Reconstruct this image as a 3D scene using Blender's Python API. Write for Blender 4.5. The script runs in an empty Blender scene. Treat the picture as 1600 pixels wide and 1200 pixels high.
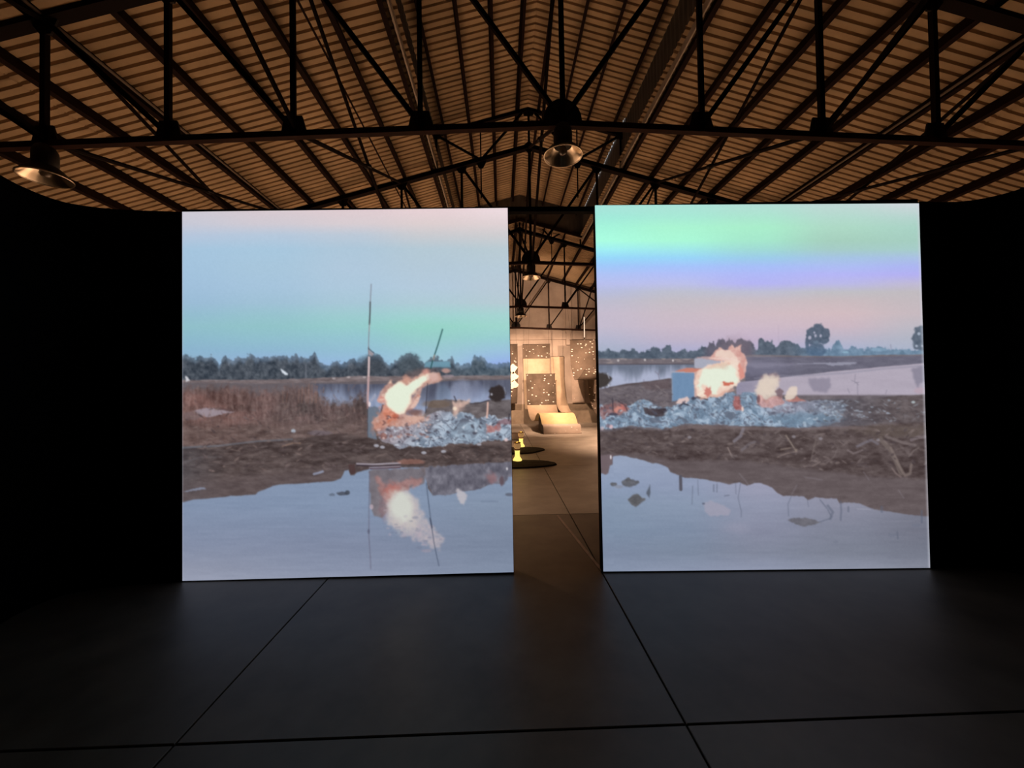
import bpy, bmesh, math, random
import numpy as np
from mathutils import Vector, Matrix

scene = bpy.context.scene
C = scene.collection

# ================================================================ camera
YAW, PITCH, ROLL = math.radians(1.55), math.radians(0.95), math.radians(0.9)
_R = Vector((math.cos(YAW), -math.sin(YAW), 0))
_F = Vector((math.sin(YAW) * math.cos(PITCH), math.cos(YAW) * math.cos(PITCH), math.sin(PITCH)))
_U = _R.cross(_F)
_R2 = _R * math.cos(ROLL) - _U * math.sin(ROLL)
_U2 = _U * math.cos(ROLL) + _R * math.sin(ROLL)
cam_data = bpy.data.cameras.new('camera')
cam_data.sensor_fit = 'HORIZONTAL'
cam_data.sensor_width = 36.0
cam_data.lens = 36.0 * 610.0 / 1600.0
cam_data.clip_start = 0.05
cam_data.clip_end = 200
cam = bpy.data.objects.new('camera', cam_data)
C.objects.link(cam)
_m = Matrix((_R2, _U2, -_F)).transposed().to_4x4()
_m.translation = Vector((0, 0, 1.6))
cam.matrix_world = _m
scene.camera = cam

# ================================================================ world: an overcast evening sky outside the hall
world = bpy.data.worlds.new('world')
scene.world = world
world.use_nodes = True
bg = world.node_tree.nodes['Background']
bg.inputs['Color'].default_value = (0.90, 0.93, 0.95, 1)
bg.inputs['Strength'].default_value = 0.8

# ================================================================ exposure
scene.view_settings.view_transform = 'Standard'
scene.view_settings.look = 'None'
scene.view_settings.exposure = 0.0
scene.view_settings.gamma = 1.0
scene.view_settings.use_curve_mapping = False
scene.cycles.use_denoising = True
scene.cycles.max_bounces = 8
scene.cycles.diffuse_bounces = 5
scene.cycles.sample_clamp_indirect = 4.0

# ================================================================ unseen spotlights under the hall roof behind the screens, some only added for brightness
WARM = (1.0, 0.64, 0.43)
def spot(loc, target, watts, deg=80, blend=0.6, col=WARM, r=0.06):
    d = bpy.data.lights.new('unseen_spot', 'SPOT')
    d.energy = watts; d.color = col; d.spot_size = math.radians(deg); d.spot_blend = blend; d.shadow_soft_size = r
    o = bpy.data.objects.new('unseen_spot', d)
    C.objects.link(o)
    o.location = loc
    o.rotation_euler = (Vector(target) - Vector(loc)).to_track_quat('-Z', 'Y').to_euler()
    return o
# on the cloths at the far wall
spot((1.6, 13.9, 4.2), (1.8, 18.4, 2.1), 2000, 68, .9)
spot((2.4, 13.9, 4.2), (2.2, 15.0, 0.3), 1500, 60, .9)
spot((4.2, 13.9, 4.2), (4.0, 18.4, 2.0), 1250, 68, .9)
spot((-1.5, 13.9, 4.2), (-0.5, 18.4, 2.0), 1800, 70, .9)
spot((2.0, 14.6, 4.2), (2.2, 18.7, 6.4), 420, 80, .9)  # added uplight without a visible fixture, to brighten the upper far wall
# added spots on hidden floor either side of the passage, for roof bounce
for (x, y, tx, ty, w) in ((-3.4, 9.15, -3.6, 11.0, 4200), (-4.2, 13.9, -4.6, 12.0, 4000), (-5.0, 9.15, -4.9, 9.6, 900),
                          (4.6, 9.15, 5.2, 11.0, 2900), (5.4, 13.9, 6.0, 12.0, 3300), (6.6, 9.15, 6.6, 9.6, 800),
                          (-3.6, 7.2, -3.4, 6.3, 2100), (5.0, 7.2, 4.8, 6.3, 1300)):
    spot((x, y, 4.2), (tx, ty, 0), w, 95, .8)

# ================================================================ helpers
def mat(name, c1, c2=None, scale=4.0, rough=0.8, metal=0.0, bump=0.0, spec=0.4, detail=6, stretch=(1, 1, 1), contrast=(0.35, 0.65), objrand=0.0, alpha=None, trans=0.0):
    m = bpy.data.materials.new(name)
    m.use_nodes = True
    nt = m.node_tree; b = nt.nodes['Principled BSDF']
    b.inputs['Roughness'].default_value = rough
    b.inputs['Metallic'].default_value = metal
    b.inputs['Specular IOR Level'].default_value = spec
    if trans: b.inputs['Transmission Weight'].default_value = trans
    c2 = c2 or tuple(v * 0.8 for v in c1)
    tc = nt.nodes.new('ShaderNodeTexCoord'); mp = nt.nodes.new('ShaderNodeMapping'); mp.inputs['Scale'].default_value = stretch
    geo = nt.nodes.new('ShaderNodeNewGeometry')
    nt.links.new(geo.outputs['Position'], mp.inputs['Vector'])
    no = nt.nodes.new('ShaderNodeTexNoise'); no.inputs['Scale'].default_value = scale; no.inputs['Detail'].default_value = detail; no.inputs['Roughness'].default_value = 0.6
    nt.links.new(mp.outputs['Vector'], no.inputs['Vector'])
    cr = nt.nodes.new('ShaderNodeValToRGB')
    cr.color_ramp.elements[0].position = contrast[0]; cr.color_ramp.elements[0].color = (*c1, 1)
    cr.color_ramp.elements[1].position = contrast[1]; cr.color_ramp.elements[1].color = (*c2, 1)
    nt.links.new(no.outputs['Fac'], cr.inputs['Fac'])
    out = cr.outputs['Color']
    if objrand:
        oi = nt.nodes.new('ShaderNodeObjectInfo'); mr = nt.nodes.new('ShaderNodeMapRange')
        mr.inputs['To Min'].default_value = 1 - objrand; mr.inputs['To Max'].default_value = 1 + objrand
        nt.links.new(oi.outputs['Random'], mr.inputs['Value'])
        vm = nt.nodes.new('ShaderNodeVectorMath'); vm.operation = 'SCALE'
        nt.links.new(out, vm.inputs[0]); nt.links.new(mr.outputs['Result'], vm.inputs['Scale'])
        out = vm.outputs['Vector']
    nt.links.new(out, b.inputs['Base Color'])
    if bump:
        bn = nt.nodes.new('ShaderNodeBump'); bn.inputs['Strength'].default_value = bump; bn.inputs['Distance'].default_value = 0.02
        nt.links.new(no.outputs['Fac'], bn.inputs['Height']); nt.links.new(bn.outputs['Normal'], b.inputs['Normal'])
    return m

def glow(name, col, strength):
    m = bpy.data.materials.new(name); m.use_nodes = True
    b = m.node_tree.nodes['Principled BSDF']
    b.inputs['Base Color'].default_value = (*col, 1)
    b.inputs['Emission Color'].default_value = (*col, 1); b.inputs['Emission Strength'].default_value = strength
    return m

def wpos(o):
    p = Vector((0, 0, 0))
    while o is not None:
        p += o.location; o = o.parent
    return p

def link(name, me, material, parent=None):
    o = bpy.data.objects.new(name, me); C.objects.link(o)
    if material is not None and not me.materials: me.materials.append(material)
    if parent is not None: o.parent = parent
    return o

def tag(o, label=None, cat=None, group=None, kind=None):
    if label: o['label'] = label
    if cat: o['category'] = cat
    if group: o['group'] = group
    if kind: o['kind'] = kind
    return o

def empty(name, loc=(0, 0, 0)):
    o = bpy.data.objects.new(name, None); C.objects.link(o); o.location = loc; o.empty_display_size = 0.1
    return o

class MB:
    """collects shapes in world coordinates and links them as one mesh"""
    def __init__(s): s.v = []; s.f = []
    def add(s, vs, fs):
        k = len(s.v); s.v += [Vector(p) for p in vs]; s.f += [tuple(i + k for i in f) for f in fs]
        return s
    def box(s, a, b):
        (x0, y0, z0), (x1, y1, z1) = a, b
        return s.add([(x0,y0,z0),(x1,y0,z0),(x1,y1,z0),(x0,y1,z0),(x0,y0,z1),(x1,y0,z1),(x1,y1,z1),(x0,y1,z1)],
                     [(0,3,2,1),(4,5,6,7),(0,1,5,4),(1,2,6,5),(2,3,7,6),(3,0,4,7)])
    def prof(s, p0, p1, prof, up=(0, 0, 1)):
        """extrude a closed 2-D profile (side, up) from p0 to p1"""
        p0, p1 = Vector(p0), Vector(p1); d = (p1 - p0).normalized(); up = Vector(up)
        if abs(d.dot(up)) > .999: up = Vector((0, 1, 0))
        sd = d.cross(up).normalized(); u = sd.cross(d).normalized(); n = len(prof)
        vs = [p + sd * a + u * b for p in (p0, p1) for a, b in prof]
        fs = [(i, (i + 1) % n, n + (i + 1) % n, n + i) for i in range(n)] + [tuple(range(n - 1, -1, -1)), tuple(range(n, 2 * n))]
        return s.add(vs, fs)
    def bar(s, p0, p1, w, h, up=(0, 0, 1)):
        return s.prof(p0, p1, [(-w/2,-h/2),(w/2,-h/2),(w/2,h/2),(-w/2,h/2)], up)
    def angle2(s, p0, p1, w, h, up=(0, 0, 1)):
        """double-angle steel: a T of two L sections back to back"""
        t = min(w, h) * .18
        return s.prof(p0, p1, [(-w/2,-h/2),(w/2,-h/2),(w/2,-h/2+t),(t,-h/2+t),(t,h/2),(-t,h/2),(-t,-h/2+t),(-w/2,-h/2+t)], up)
    def tube(s, pts, r, n=8):
        pts = [Vector(p) for p in pts]
        rings = []
        for i, p in enumerate(pts):
            d = (pts[min(i + 1, len(pts) - 1)] - pts[max(i - 1, 0)]).normalized()
            a = d.cross(Vector((0, 0, 1)) if abs(d.z) < .95 else Vector((1, 0, 0))).normalized(); b = d.cross(a)
            rr = r[i] if isinstance(r, (list, tuple)) else r
            rings.append([p + (a * math.cos(2 * math.pi * k / n) + b * math.sin(2 * math.pi * k / n)) * rr for k in range(n)])
        vs = [q for R in rings for q in R]
        fs = [(i*n + k, i*n + (k+1) % n, (i+1)*n + (k+1) % n, (i+1)*n + k) for i in range(len(rings)-1) for k in range(n)]
        fs += [tuple(range(n - 1, -1, -1)), tuple(range((len(rings)-1)*n, len(rings)*n))]
        return s.add(vs, fs)
    def lathe(s, prof, c, n=32, closed=False):
        c = Vector(c); m = len(prof)
        vs = [c + Vector((r * math.cos(2*math.pi*k/n), r * math.sin(2*math.pi*k/n), z)) for r, z in prof for k in range(n)]
        fs = [(i*n + k, i*n + (k+1) % n, (i+1)*n + (k+1) % n, (i+1)*n + k) for i in range(m-1) for k in range(n)]
        if closed: fs += [((m-1)*n + k, (m-1)*n + (k+1) % n, (k+1) % n, k) for k in range(n)]
        return s.add(vs, fs)
    def plate(s, pts, axis, t):
        """flat polygon with thickness t along axis (a vector)"""
        ax = Vector(axis) * t / 2; n = len(pts)
        vs = [Vector(p) - ax for p in pts] + [Vector(p) + ax for p in pts]
        return s.add(vs, [tuple(range(n)), tuple(range(2*n - 1, n - 1, -1))] + [(i, n + i, n + (i+1) % n, (i+1) % n) for i in range(n)])
    def mesh(s, name, org=(0, 0, 0), smooth=False):
        me = bpy.data.meshes.new(name); o = Vector(org)
        me.from_pydata([tuple(p - o) for p in s.v], [], s.f)
        bm = bmesh.new(); bm.from_mesh(me); bmesh.ops.recalc_face_normals(bm, faces=bm.faces); bm.to_mesh(me); bm.free()
        if smooth:
            for p in me.polygons: p.use_smooth = True
        me.update()
        return me
    def build(s, name, material, parent=None, smooth=False, org=None):
        o_ = wpos(parent) if parent is not None else Vector(org or (0, 0, 0))
        o = link(name, s.mesh(name, o_, smooth), material, parent)
        if parent is None: o.location = o_
        return o

def copy_tree(o, parent=None):
    c = o.copy(); C.objects.link(c); c.parent = parent
    for ch in list(o.children): copy_tree(ch, c)
    return c

# ================================================================ materials
M = {}
M['slab_dark'] = mat('dark concrete', (0.046, 0.037, 0.027), (0.080, 0.066, 0.050), 2.6, .43, bump=.05, spec=.4, objrand=.10)  # front slab rows, a darker tone than the rows beyond
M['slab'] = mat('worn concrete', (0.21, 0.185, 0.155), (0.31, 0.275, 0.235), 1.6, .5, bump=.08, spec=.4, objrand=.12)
M['joint'] = mat('joint filler', (0.022, 0.018, 0.015), (0.032, 0.027, 0.022), 8, .9)
M['sheet'] = mat('fibre cement sheet', (0.46, 0.335, 0.205), (0.36, 0.262, 0.16), 1.3, .85, bump=.1, spec=.2, objrand=.07)
M['purlin'] = mat('brown painted steel purlin', (0.016, 0.007, 0.005), (0.011, 0.005, 0.0035), 6, .75, spec=.08)
M['steel'] = mat('dark oxide steel', (0.010, 0.005, 0.004), (0.007, 0.004, 0.003), 8, .75, spec=.08)
M['chord'] = mat('red oxide chord steel', (0.034, 0.013, 0.009), (0.024, 0.009, 0.006), 6, .75, spec=.1)
M['gusset'] = mat('black steel plate', (0.014, 0.010, 0.009), (0.009, 0.007, 0.006), 8, .65, spec=.25)
M['fascia'] = mat('weathered timber fascia', (0.42, 0.36, 0.30), (0.30, 0.25, 0.20), 5, .8)
M['siding'] = mat('grey steel siding', (0.095, 0.080, 0.068), (0.066, 0.055, 0.047), 3, .7)
M['conduit'] = mat('pale conduit', (0.16, 0.12, 0.09), (0.12, 0.09, 0.065), 6, .6)
M['black'] = mat('black drape wall', (0.0035, 0.0030, 0.0035), (0.0022, 0.0018, 0.0022), 3, .95, spec=.05)
M['panel'] = mat('black screen panel', (0.006, 0.006, 0.006), (0.004, 0.004, 0.004), 5, .9, spec=.1)
M['wall'] = mat('stained plaster', (0.50, 0.42, 0.36), (0.34, 0.28, 0.235), .9, .9, bump=.1, detail=10)
M['wainscot'] = mat('darker plaster dado', (0.26, 0.21, 0.155), (0.17, 0.135, 0.10), 2.0, .9, bump=.1)
M['outer'] = mat('bare block wall', (0.22, 0.19, 0.16), (0.16, 0.14, 0.12), 2, .9)

# ================================================================ hall geometry (metres; the camera stands at x=0 y=0)
XC = 0.73                      # centre line of the roof
SL = 0.279                     # roof slope
APEX = 7.315                   # centre of the top chord at the ridge
MAPEX = 8.20                   # centre of the lantern rafter at the ridge
CHORD, CAMBER = 4.58, 0.043
Y_FRONT, Y_BACK = -3.4, 18.75
TY = [4.32, 9.05, 13.8, 18.45]
HALF = 11.6
PS = 0.725                     # purlin spacing
def ztop(o): return APEX - SL * abs(o)
def zbot(o): return CHORD - CAMBER * abs(o)
def zmon(o): return MAPEX - SL * abs(o)

# ---------------------------------------------------------------- floor
floor = MB().box((XC - HALF - .3, Y_FRONT - .3, -.3), (XC + HALF + .3, Y_BACK + .4, -.02)).build('floor', M['joint'])
tag(floor, 'concrete floor of large slabs with dark joints', None, None, 'structure')
JY0, JYS, GAP = 1.86, 3.17, .010
JX = [XC - HALF - .2, -6.28, -1.525, .853, 5.61, XC + HALF + .2]
slab_me = {}
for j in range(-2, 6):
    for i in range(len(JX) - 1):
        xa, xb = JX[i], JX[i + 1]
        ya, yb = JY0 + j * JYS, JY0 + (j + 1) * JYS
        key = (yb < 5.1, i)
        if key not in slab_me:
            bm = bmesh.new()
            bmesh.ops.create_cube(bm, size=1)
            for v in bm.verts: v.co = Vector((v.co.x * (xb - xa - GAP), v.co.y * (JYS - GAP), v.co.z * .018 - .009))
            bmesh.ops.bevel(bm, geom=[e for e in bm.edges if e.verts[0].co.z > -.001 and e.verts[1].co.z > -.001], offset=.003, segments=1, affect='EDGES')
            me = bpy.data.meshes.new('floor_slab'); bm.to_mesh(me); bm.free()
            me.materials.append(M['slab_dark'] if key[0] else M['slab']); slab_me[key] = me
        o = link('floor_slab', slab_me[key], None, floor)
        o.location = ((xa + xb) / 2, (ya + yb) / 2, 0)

# ---------------------------------------------------------------- roof: corrugated sheets on purlins, raised lantern along the ridge
ceiling = empty('ceiling'); tag(ceiling, 'gabled corrugated roof on brown purlins with a raised ridge lantern', None, None, 'structure')
PITCHW, AMP = 0.135, 0.036
SW = 7 * PITCHW
RIB = [(0, 0), (.64, 0), (.73, 1), (.91, 1)]
def corr(name, o0, o1, sgn, zf, y0, n_corr, lift):
    """a ribbed roof sheet between offsets o0..o1 from the ridge on one slope: broad pans, narrow grooves"""
    row = [((k + t) * PITCHW, z) for k in range(n_corr) for t, z in RIB] + [(n_corr * PITCHW, 0), (n_corr * PITCHW + .02, 0)]
    N = len(row)
    vs = [(sgn * o, y0 + y, zf(o) + lift + AMP * z) for o in (o0, o1) for y, z in row]
    fs = [(k, k + 1, N + k + 1, N + k) for k in range(N - 1)]
    me = bpy.data.meshes.new(name); me.from_pydata(vs, [], fs)
    me.materials.append(M['sheet'])
    return me
R_LIFT = .06 + .17 + .004
def lay(zf, spans, y0, y1, sides=(-1, 1), edge=None):
    for (o0, o1, lf) in spans:
        for sgn in sides:
            me = corr('roof_sheet', o0, o1, sgn, zf, 0, 7, R_LIFT + lf)
            n = int(round((y1 - y0) / SW))
            for k in range(n):
                o = link('roof_sheet', me, None, ceiling); o.location = (XC, y0 + k * SW, 0.0)
Y0S = Y_FRONT - .1
N_ALL = int(math.ceil((Y_BACK + .2 - Y0S) / SW))
N_MON = int(round((TY[2] - Y0S) / SW))
Y_MON = Y0S + N_MON * SW
lay(ztop, ((2.10, 7.0, 0), (6.85, HALF + .3, -.012)), Y0S, Y0S + N_ALL * SW)
lay(ztop, ((0.0, 2.18, .012),), Y_MON, Y0S + N_ALL * SW)
Y_LEAK = Y0S + 13 * SW         # beyond here the lantern eaves let daylight through the corrugations
lay(zmon, ((0.0, 2.32, 0),), Y0S, Y_MON, (-1,))
lay(zmon, ((0.0, 2.32, 0),), Y0S, Y_LEAK, (1,))
lay(zmon, ((0.0, 2.195, 0),), Y_LEAK, Y_MON, (1,))
# ridge caps
for zf, ya, yb in ((zmon, Y0S, Y_MON), (ztop, Y_MON - .05, Y_BACK + .2)):
    z = zf(0) + R_LIFT + AMP + .02
    MB().add([(XC - .22, ya, z - .22*SL), (XC, ya, z + .0), (XC + .22, ya, z - .22*SL), (XC - .22, yb, z - .22*SL), (XC, yb, z), (XC + .22, yb, z - .22*SL)], [(0,1,4,3),(1,2,5,4)]).build('ridge_cap', M['sheet'], ceiling)
# purlins (channel sections)
PR = [(-.035,0),(.035,0),(.035,.018),(-.017,.018),(-.017,.152),(.035,.152),(.035,.17),(-.035,.17)]
def purlin(o, sgn, zf, ya, yb, small=1.0):
    n = Vector((sgn * SL, 0, 1)).normalized()
    b = Vector((XC + sgn * o, 0, zf(o) + .06))
    pr = [(a * sgn * small, h) for a, h in PR]
    MB().prof(b + Vector((0, ya, 0)), b + Vector((0, yb, 0)), pr, n).build('purlin', M['purlin'], ceiling)
for sgn in (-1, 1):
    for k in range(3, 16): purlin(k * PS + (.085 if k == 3 else 0), sgn, ztop, Y_FRONT, Y_BACK)
    for k in range(0, 3): purlin(k * PS + .10, sgn, ztop, Y_MON, Y_BACK, .8)
    for o in (.23, .80, 1.38, 1.97): purlin(o, sgn, zmon, Y_FRONT, Y_MON, .7)
    # lantern side: eaves board, siding above the lower roof
    xo = XC + sgn * 2.20
    zb = ztop(2.2) + .10
    MB().box((min(xo - sgn*.03, xo - sgn*.055), Y_FRONT, zb - .02), (max(xo - sgn*.03, xo - sgn*.055), Y_MON, zb + .10)).build('eaves_board', M['fascia'], ceiling)
    zt = zmon(2.19) + R_LIFT
    seg = [(Y_FRONT, Y_LEAK, zt - .02), (Y_LEAK, Y_MON + .03, zt + .042)]
    for (ya, yb, z1) in seg:
        n = int((yb - ya) / .075); vs = []; fs = []
        for k in range(n + 1):
            x = xo + sgn * (.012 + .012 * (k % 2)); y = ya + (yb - ya) * k / n
            vs += [(x, y, zb + .1), (x, y, z1)]
        fs = [(2*k, 2*k+1, 2*k+3, 2*k+2) for k in range(n)]
        MB().add(vs, fs).build('lantern_siding', M['siding'], ceiling)
    # conduits running along the slope
    for o, dz, r in (((5.62, -.02, .018), (3.17, .02, .016)) if sgn < 0 else ((5.62, -.02, .018),)):
        MB().tube([(XC + sgn * o, Y_FRONT, ztop(o) + dz), (XC + sgn * o, Y_BACK, ztop(o) + dz)], r, 8).build('conduit', M['conduit'] if o > 4 else M['purlin'], ceiling)
# gable end of the lantern
zr = lambda o, f: f(o) + R_LIFT
vs, fs, n = [], [], 60
for k in range(n + 1):
    o = -2.245 + 4.49 * k / n
    vs += [(XC + o, Y_MON + .012 * (k % 2), zr(o, ztop) - .05), (XC + o, Y_MON + .012 * (k % 2), zr(o, zmon) + .02)]
fs = [(2*k, 2*k+1, 2*k+3, 2*k+2) for k in range(n)]
MB().add(vs, fs).build('lantern_gable', M['siding'], ceiling)
MB().prof((XC - 2.2, Y_MON - .03, zr(2.2, ztop)), (XC, Y_MON - .03, zr(0, ztop)), [(-.03,-.05),(.03,-.05),(.03,.05),(-.03,.05)]).prof((XC, Y_MON - .03, zr(0, ztop)), (XC + 2.2, Y_MON - .03, zr(2.2, ztop)), [(-.03,-.05),(.03,-.05),(.03,.05),(-.03,.05)]).build('gable_sill', M['purlin'], ceiling)

# ---------------------------------------------------------------- outer walls of the hall
def gable(name, y, t, m, lab):
    pts = [(XC - HALF, y, 0), (XC + HALF, y, 0), (XC + HALF, y, ztop(HALF) + .2), (XC + 2.2, y, ztop(2.2) + .25), (XC + 2.2, y, ztop(2.2) + .25), (XC, y, ztop(0) + .25 if y > 5 else zmon(0) + .25), (XC - 2.2, y, ztop(2.2) + .25), (XC - HALF, y, ztop(HALF) + .2)]
    if y < 5: pts = pts[:3] + [(XC + 2.2, y, ztop(2.2) + .25), (XC + 2.2, y, zmon(2.2) + .25), (XC, y, zmon(0) + .25), (XC - 2.2, y, zmon(2.2) + .25), (XC - 2.2, y, ztop(2.2) + .25)] + pts[-1:]
    else: pts = pts[:4] + pts[5:]
    o = MB().plate(pts, (0, 1, 0), t).build(name, m)
    return tag(o, lab, None, None, 'structure')
wb = gable('wall_back', Y_BACK + .1, .2, M['wall'], 'far plaster gable wall behind the hanging cloths')
MB().box((XC - HALF, Y_BACK - .03, 0), (XC + HALF, Y_BACK, .93)).build('dado', M['wainscot'], wb)
MB().box((XC - HALF, Y_BACK - .10, 4.02), (XC + HALF, Y_BACK, 4.30)).build('ledge_beam', M['wall'], wb)
for x in (-6.1, -1.5, 3.27, 7.9):
    MB().box((x - .13, Y_BACK - .14, 3.75 if x == 3.27 else 3.75), (x + .13, Y_BACK, ztop(x - XC) + .1)).build('pilaster', M['wall'], wb)
gable('wall_front', Y_FRONT - .1, .2, M['outer'], 'block gable wall behind the camera')
for nm, s in (('wall_side_left', -1), ('wall_side_right', 1)):
    x = XC + s * (HALF + .1)
    tag(MB().box((x - .1, Y_FRONT - .2, 0), (x + .1, Y_BACK + .2, ztop(HALF) + .22)).build(nm, M['outer']), 'long block side wall of the hall', None, None, 'structure')

# ---------------------------------------------------------------- black drape walls of the projection room
def drape(name, path, h, lab, t=.05):
    mb = MB(); n = len(path); vs = []
    P = [Vector((x, y, 0)) for x, y in path]
    for i, p in enumerate(P):
        d = (P[min(i+1, n-1)] - P[max(i-1, 0)]).normalized(); nrm = Vector((-d.y, d.x, 0)) * t / 2
        for q in (p - nrm, p + nrm): vs += [q, q + Vector((0, 0, h))]
    fs = []
    for i in range(n - 1):
        a, b = 4*i, 4*(i+1)
        fs += [(a, b, b+1, a+1), (a+2, a+3, b+3, b+2), (a+1, b+1, b+3, a+3), (a, a+2, b+2, b)]
    fs += [(0, 1, 3, 2), (4*n-4, 4*n-2, 4*n-1, 4*n-3)]
    o = mb.add(vs, fs).build(name, M['black'], smooth=False)
    for p in o.data.polygons: p.use_smooth = abs(p.normal.z) < .5
    return tag(o, lab, None, None, 'structure')
def rounded(pts, n=10):
    """quadratic corner through three points"""
    a, b, c = pts
    return [((1-t)**2*a[0] + 2*t*(1-t)*b[0] + t*t*c[0], (1-t)**2*a[1] + 2*t*(1-t)*b[1] + t*t*c[1]) for t in [k / n for k in range(n + 1)]]
drape('wall_left', [(-2.745, 3.485), (-3.04, 3.462), (-3.24, 3.44), (-3.39, 3.405), (-3.50, 3.36), (-3.585, 3.30), (-3.625, 3.22), (-3.64, 3.12), (-3.635, 3.00), (-3.60, 2.87), (-3.55, 2.70), (-3.48, 2.4), (-3.42, 2.0), (-3.38, 1.0), (-3.36, -2.9)], 3.205, 'black drape wall curving towards the viewer beside the screen of the tall pole')
drape('wall_right', [(3.70, 3.33), (3.88, 3.345), (4.05, 3.34), (4.15, 3.318), (4.24, 3.27), (4.31, 3.20), (4.352, 3.11), (4.365, 3.0), (4.37, 2.85), (4.37, 2.5), (4.36, 1.0), (4.36, -2.9)], 3.205, 'black drape wall curving forward beside the screen with the rainbow sky')
drape('wall_rear', [(-3.38, -2.92), (4.38, -2.92)], 3.2, 'black drape wall closing the projection room')

# ================================================================ roof trusses
NODES = [1.58, 2.97, 4.32, 5.63, 6.98, 8.35, 9.75]
def truss(y, lab, mon, wallside=False):
    t = empty('roof_truss', (XC, y, 0)); tag(t, lab, 'truss', 'steel roof trusses')
    P = lambda o, z: (XC + o, y, z)
    for s in (-1, 1):
        MB().bar(P(0, zbot(0)), P(s * HALF, zbot(HALF)), .07, .065).build('bottom_chord', M['chord'], t)
        MB().angle2(P(0, ztop(0)), P(s * HALF, ztop(HALF)), .13, .12).build('top_chord', M['steel'], t)
    MB().angle2(P(0, zbot(0)), P(0, ztop(0)), .06, .075, (0, 1, 0)).build('vertical_post', M['steel'], t)
    MB().plate([P(.22 * math.cos(a), zbot(0) + .03 + .26 * math.sin(a)) for a in [math.pi * k / 10 for k in range(11)]], (0, 1, 0), .02).build('gusset_plate', M['gusset'], t)
    MB().plate([P(-.17, ztop(0) - .02), P(0, ztop(0) - .17), P(.17, ztop(0) - .02), P(0, ztop(0) + .14)], (0, 1, 0), .02).build('gusset_plate', M['gusset'], t)
    prev = 0.0
    for o in NODES:
        for s in (-1, 1):
            zb, zt = zbot(o), ztop(o)
            if zt - zb > .25:
                MB().angle2(P(s*o, zb), P(s*o, zt), .055, .07, (0, 1, 0)).build('vertical_post', M['steel'], t)
            MB().angle2(P(s*prev, zbot(prev) + .05), P(s*o, zt - .04), .05, .055).build('diagonal', M['steel'], t)
            MB().plate([P(s*o - .14, zb + .03), P(s*o + .14, zb + .03), P(s*o + .09, zb + .21), P(s*o - .10, zb + .21)], (0, 1, 0), .02).build('gusset_plate', M['gusset'], t)
            MB().plate([P(s*o - .15, zt + .15*SL*s - .03), P(s*o + .15, zt - .15*SL*s - .03), P(s*o + .06, zt - .19), P(s*o - .06, zt - .19)], (0, 1, 0), .02).build('gusset_plate', M['gusset'], t)
        prev = o
    if mon:
        MB().angle2(P(0, ztop(0)), P(0, zmon(0)), .05, .07, (0, 1, 0)).build('lantern_post', M['steel'], t)
        MB().plate([P(-.16, zmon(.16) + .03), P(0, zmon(0) + .05), P(.16, zmon(.16) + .03), P(.1, zmon(0) - .16), P(-.1, zmon(0) - .16)], (0, 1, 0), .02).build('gusset_plate', M['gusset'], t)
        for s in (-1, 1):
            MB().angle2(P(0, zmon(0)), P(s*2.2, zmon(2.2)), .08, .09).build('lantern_rafter', M['steel'], t)
            MB().angle2(P(s*1.13, ztop(1.13) - .9), P(s*1.13, zmon(1.13)), .03, .035, (0, 1, 0)).build('lantern_post', M['steel'], t)
            MB().angle2(P(s*2.16, ztop(2.16)), P(s*2.16, zmon(2.16)), .05, .06, (0, 1, 0)).build('lantern_post', M['steel'], t)
            MB().angle2(P(s*1.13, ztop(1.13)), P(s*2.12, zmon(2.12) - .05), .045, .05).build('lantern_strut', M['steel'], t)
            MB().angle2(P(s*1.13, ztop(1.13)), P(s*.16, zmon(.16) - .05), .045, .05).build('lantern_strut', M['steel'], t)
            MB().plate([P(s*1.13 - .16, ztop(1.13) + .06), P(s*1.13 + .16, ztop(1.13) + .02), P(s*1.13 + .05, ztop(1.13) - .2), P(s*1.13 - .05, ztop(1.13) - .2)], (0, 1, 0), .02).build('gusset_plate', M['gusset'], t)
            MB().plate([P(s*2.16 - .1, zmon(2.16) - .1), P(s*2.16 + .1, zmon(2.16) - .1), P(s*2.16 + .1, zmon(2.16) + .08), P(s*2.16 - .1, zmon(2.16) + .08)], (0, 1, 0), .02).build('gusset_plate', M['gusset'], t)
    return t
truss(TY[0], 'nearest dark steel roof truss, its bottom chord crossing above both screens', True)
truss(TY[1], 'dark steel roof truss behind the first one, its peak showing over the doorway', True)
truss(TY[2], 'dark steel roof truss seen through the gap, carrying the smallest bell lamp', True)
truss(TY[3], 'dark steel roof truss standing against the far plaster wall', False)

# crossed bracing rods between the trusses
def brace(o, ya, yb, lab):
    t = empty('cross_brace', (XC + o, (ya + yb) / 2, (zbot(o) + ztop(o)) / 2)); tag(t, lab, 'brace', 'crossed bracing rods between the roof trusses')
    za, zb = zbot(o) + .06, ztop(o) - .06; ya += .05; yb -= .05
    MB().tube([(XC + o, ya, za), (XC + o, yb, zb)], .027, 6).build('brace_rod', M['steel'], t)
    MB().tube([(XC + o + .03, ya, zb), (XC + o + .03, yb, za)], .027, 6).build('brace_rod', M['steel'], t)
    ym, zm = (ya + yb) / 2, (za + zb) / 2
    MB().lathe([(.001, -.02), (.06, -.02), (.06, .02), (.001, .02)], (XC + o + .015, ym, zm), 12).build('coupling', M['gusset'], t)
T0 = TY[0] - 4.74
side = {2.97: 'over the rainbow-sky screen', -2.97: 'over the tall-pole screen', 5.63: 'towards the black wall by the rainbow-sky screen', -5.63: 'towards the black wall by the tall-pole screen', 0: 'on the ridge line'}
for o in (-5.63, -2.97, 2.97, 5.63):
    brace(o, T0, TY[0], 'crossed steel rods meeting the nearest truss ' + side[o])
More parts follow.
